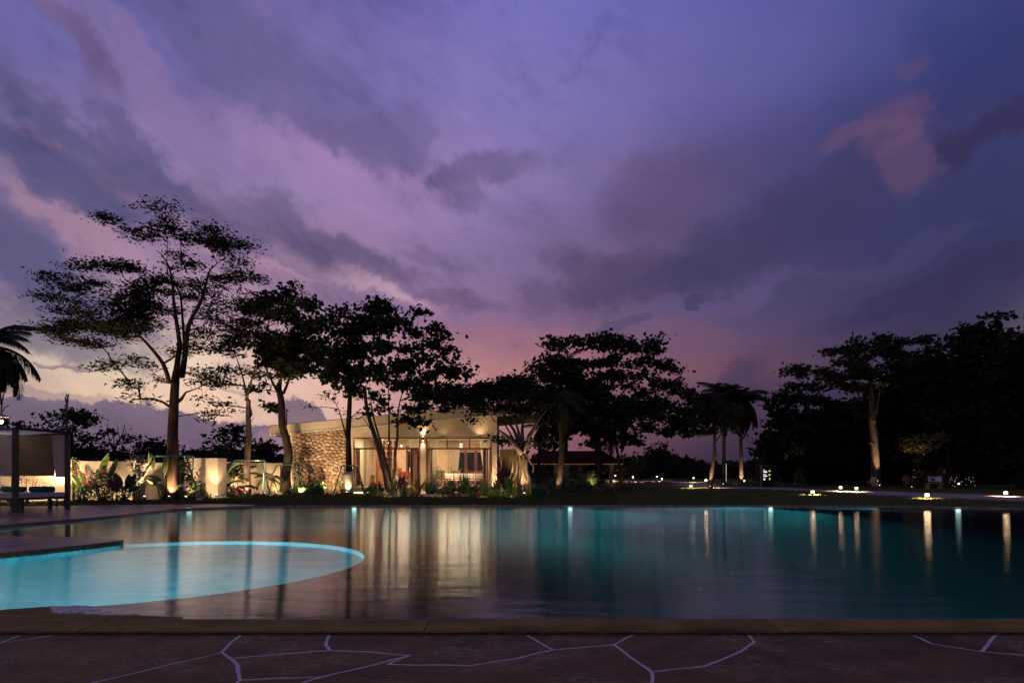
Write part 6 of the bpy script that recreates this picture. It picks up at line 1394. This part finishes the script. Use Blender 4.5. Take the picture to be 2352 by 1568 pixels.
for i, (nm, lb, x, Y, r, m, n, lf) in enumerate(SB): bush(nm, lb, XY(x, Y), r, m if m is not M_bark else M_green3, int(n*1.5), lf, 60+i)
M_straw = leafmat('dry_grass_blade', (.30, .26, .10), (.22, .20, .08))
for i, (x, Y, h, n, lb) in enumerate([(1396, 36, .85, 420, 'lit clump of tall pale grass with an uplight in front'), (1425, 40, 1.1, 420, 'tall dim grass clump right of the lit one'), (1445, 44, 1.0, 300, 'tall grass clump next to the garden lamp'), (1372, 35, .5, 200, 'low dim grass clump left of the lit grass')]):
    spiky('tall_grass', lb, (*XY(x, Y), 0), 1.6, h, M_straw, n, .02, 90+i, cat='grass clump', group='tall grass clumps', bend=.7, spread=1.0)
# fir shaped shrub
fs_ = aempty('fir_shrub', (*XY(1835, 60), 0), 'small cone-shaped conifer lit from below on the right lawn', 'shrub'); rs = np.random.RandomState(3); n = 900; z = rs.uniform(.1, 1.75, n); rad_ = (1.85-z)*.36*rs.uniform(.7, 1, n)*(1+.25*np.sin(z*18)); a = rs.uniform(0, 6.28, n)
fc = XY(1835, 60); quads_mesh('leaves', leaves(rs, np.stack([fc[0]+np.cos(a)*rad_, fc[1]+np.sin(a)*rad_, z], 1), np.full(n, .16), .5), M_yel, fs_, fs_.location)
MB().tube([(fc[0], fc[1], -.02), (fc[0], fc[1], 1.8)], [.04, .01], 6).build('trunk', M_bark, fs_)
# grass
rs = np.random.RandomState(5); gb = []
def blades(n, fx, Yr, h0, m, name):
    pass
n = 52000; Yg = rs.uniform(21.6, 33, n)**1.0; xg = np.empty(n)
pxg = rs.uniform(150, 1420, n); X_ = (pxg-CX)/FPX*Yg
ok = ~((pxg < 500) & (Yg > 25.4)); ok &= ~((pxg > 850) & (pxg < 1260) & (Yg > 29.6)); ok &= ~((X_ < -8.8) & (Yg < 22.4+.0*X_)); ok &= ~((X_ > -9.3) & (Yg < 21.75))
X_, Yg = X_[ok], Yg[ok]; n = len(X_); hh = rs.uniform(.03, .085, n); w_ = rs.uniform(.006, .012, n); a = rs.uniform(0, 6.28, n); lx, ly = rs.normal(size=n)*.03, rs.normal(size=n)*.03
q_ = np.zeros((n, 4, 3)); q_[:, 0] = np.stack([X_-np.cos(a)*w_, Yg-np.sin(a)*w_, np.zeros(n)], 1); q_[:, 1] = np.stack([X_+np.cos(a)*w_, Yg+np.sin(a)*w_, np.zeros(n)], 1); q_[:, 2] = np.stack([X_+lx+.002, Yg+ly, hh], 1); q_[:, 3] = np.stack([X_+lx-.002, Yg+ly, hh], 1)
tag(quads_mesh('grass', q_, leafmat('grass_blade', (.075, .10, .02), (.12, .11, .03)), None, (0, 0, 0)), kind='stuff')
n = 30000; Yg = rs.uniform(22, 60, n); pxg = rs.uniform(1300, 2500, n); X_ = (pxg-CX)/FPX*Yg
nearY = np.interp(pxg, [1400,1560,1640,1780,1880,2000,2120,2240,2352,2560], [p_.y for p_ in near]); ok = (Yg < nearY) & (Yg > 22); X_, Yg = X_[ok], Yg[ok]; n = len(X_); hh = rs.uniform(.04, .10, n); w_ = rs.uniform(.008, .02, n); a = rs.uniform(0, 6.28, n)
q_ = np.zeros((n, 4, 3)); q_[:, 0] = np.stack([X_-np.cos(a)*w_, Yg-np.sin(a)*w_, np.zeros(n)], 1); q_[:, 1] = np.stack([X_+np.cos(a)*w_, Yg+np.sin(a)*w_, np.zeros(n)], 1); q_[:, 2] = np.stack([X_+.01, Yg+.01, hh], 1); q_[:, 3] = np.stack([X_+.005, Yg+.01, hh], 1)
tag(quads_mesh('grass', q_, bpy.data.materials['grass_blade'], None, (0, 0, 0)), kind='stuff')
# urns, bench, gate frame, board under the right tree
def urn(label, x, Y, h, r, m):
    c_ = XY(x, Y); root = aempty('urn', (*c_, 0), label, 'urn', 'glazed urns on the right lawn'); MB().lathe((*c_, 0), [(r*.5, 0), (r*.75, h*.25), (r, h*.6), (r*.9, h*.8), (r*.6, h*.9)], 18).build('body', m, root, True); MB().lathe((*c_, h*.9), [(r*.6, 0), (r*.75, h*.05), (r*.72, h*.1), (r*.5, h*.1)], 18).build('rim', m, root)
M_urn = mat('cream_glaze', (.55, .45, .33), .3, .15, 5, spec=.5)
urn('pale urn lit at the foot of the flat-topped tree, the right one', 2008, 51.2, .85, .30, M_urn); urn('tan urn at the foot of the flat-topped tree, the left one', 2000, 51.8, .62, .30, M_pot); urn('tall red-brown urn standing alone left of the bench', 2082, 49.5, 1.0, .30, M_pot)
urn('dark urn half hidden behind the tall red-brown urn', 2096, 51, .8, .3, M_dark)
gf = aempty('gate_frame', (*XY(2130, 48), 0), 'thin pale metal frame standing behind the white bench', 'frame'); a_, b_ = W(2109, 0, 48).x, W(2160, 0, 48).x
MB().box((a_, 48, .42), (.06, .06, .85)).build('post', M_white, gf); MB().box(((a_+b_)/2, 48, .87), (b_-a_, .05, .05)).build('rail', M_white, gf); MB().box((b_, 48, .42), (.06, .06, .85)).build('post', M_white, gf)
wbn = aempty('garden_bench', (*XY(2148, 44.5), 0), 'pale bench with a white panel back under the dark trees', 'bench'); bx0 = W(2146, 0, 44.5).x
MB().box((bx0-.1, 44.4, .42), (1.25, .45, .05)).build('seat', M_wood2, wbn); MB().box((bx0+.15, 44.66, .72), (.98, .04, .38)).build('backrest', M_white, wbn)
for sx in (-.5, .4): MB().box((bx0-.05+sx, 44.4, .2), (.06, .4, .4)).build('leg', M_wood2, wbn)
bo = aempty('notice_board', (*XY(2168, 50), 0), 'dark brown notice board on a post behind the bench', 'sign'); c_ = W(2168, 1084, 50)
MB().box((c_.x, 50, c_.z), (.85, .05, .75)).build('board', M_wood, bo); MB().box((c_.x, 50.05, c_.z/2), (.07, .05, c_.z)).build('post', M_wood, bo); MB().box((c_.x-.06, 49.965, c_.z+.05), (.05, .01, .16)).build('mark', M_white, bo); MB().box((c_.x+.06, 49.965, c_.z+.05), (.08, .01, .22)).build('mark', M_white, bo)
# small window lights in the woods at the right
fl_ = emat('fairy_white', (1, .85, .6), 2.0); fr_ = random.Random(1)
ls = aempty('light_string', (*XY(2215, 47), 0), 'string of tiny lights low among the dark shrubs right of the bench', 'string lights')
for k in range(22): MB().lathe((W(fr_.uniform(2180, 2240), 0, 47).x, 47, W(0, fr_.uniform(1096, 1118), 47).z), [(.008, 0), (.014, .012), (.006, .024)], 5).build('bulb', fl_, ls)
MB().tube([W(2178, 1105, 47.02), W(2200, 1110, 47.02), W(2220, 1104, 47.02), W(2242, 1112, 47.02)], .006, 4).build('cable', M_dark, ls)
bl = aempty('spot_lamp', (*XY(2202, 46), 0), 'single small white lamp in the dark right of the bench', 'lamp'); MB().tube([(*XY(2202, 46), 0), W(2202, 1113, 46)], .02, 6).build('post', M_dark, bl); MB().lathe(W(2202, 1112, 46), [(.03, 0), (.06, .05), (.03, .10)], 8).build('bulb', emat('cool_glow', (.9, .92, 1), 5), bl)
rl = aempty('rope_light', (*XY(1668, 57.6), 0), 'thin vertical string of white lights down the dark palm trunk', 'string lights')
for k in range(16): MB().lathe(W(1668, 1066+k*2.6, 57.6), [(.012, 0), (.025, .02), (.012, .04)], 5).build('bulb', fl_, rl)
MB().tube([W(1668, 1064, 57.64), W(1668, 1108, 57.64)], .008, 4).build('cable', M_dark, rl)
# arrow sign: dark blade with glowing lines and arrows
sg = aempty('arrow_sign', (*XY(1765, 50), 0), 'dark wayfinding sign with three glowing lines and arrows', 'sign'); SP = lambda x, y: W(x, y, 50)
cA, cB = SP(1749, 1066), SP(1776, 1111); MB().box(((cA.x+cB.x)/2, 50, cA.z/2), (cB.x-cA.x, .08, cA.z)).build('board', mat('black_sign_board', (.008, .008, .008), .6, .1, 5), sg); MB().box((cA.x-.03, 50, cA.z/2), (.04, .09, cA.z)).build('side_strip', M_wood2, sg)
gy, gw = emat('cream_sign_glow', (.95, .85, .45), .75), emat('white_sign_glow', (.85, .88, 1), 1.5)
def sgbox(x0, y0, x1, y1, m, nm='lettering'): a_, b_ = SP(x0, y0), SP(x1, y1); MB().box(((a_.x+b_.x)/2, 49.95, (a_.z+b_.z)/2), (b_.x-a_.x, .015, a_.z-b_.z)).build(nm, m, sg)
def ring(x, y, r, m):
    c_ = SP(x, y); b = MB(); b.tube([Vector((c_.x+math.cos(a)*r, 49.95, c_.z+math.sin(a)*r)) for a in np.linspace(0, 6.28, 13)], .016, 5); b.build('lettering', m, sg)
P_ = lambda x, y: ((1700+x/15.68)/1.01913, (1060+y/15.68)/1.01913)
ring(*P_(1385, 638), .075, gy)
for x0, y0, x1, y1, m in [(1358,668,1490,702,gw),(1358,752,1378,812,gy),(1400,752,1416,812,gy),(1436,752,1456,800,gy),(1360,752,1452,766,gy),(1358,824,1490,852,gw),(1360,892,1376,940,gy),(1410,892,1426,940,gy),(1360,892,1426,904,gy),(1360,928,1426,940,gy),(1358,955,1424,985,gw)]: sgbox(*P_(x0, y0), *P_(x1, y1), m)
def arrow(x, y, dx, dy):
    x, y = P_(x, y); c_ = SP(x, y); d = Vector((dx, 0, dy)); s_ = Vector((dy, 0, -dx)); y_ = Vector((0, 49.95-50, 0)); k = .075; b = MB(); c_ = c_+y_
    b.add([c_+d*k*1.5, c_+s_*k*1.1-d*.02, c_-s_*k*1.1-d*.02], [(0, 1, 2)]); b.add([c_+s_*.02-d*.02, c_-s_*.02-d*.02, c_-s_*.02-d*k*1.5, c_+s_*.02-d*k*1.5], [(0, 1, 2, 3)]); b.build('arrow', gy, sg)
arrow(1580, 655, 1, 0); arrow(1575, 798, -1, 0); arrow(1585, 945, 0, 1)
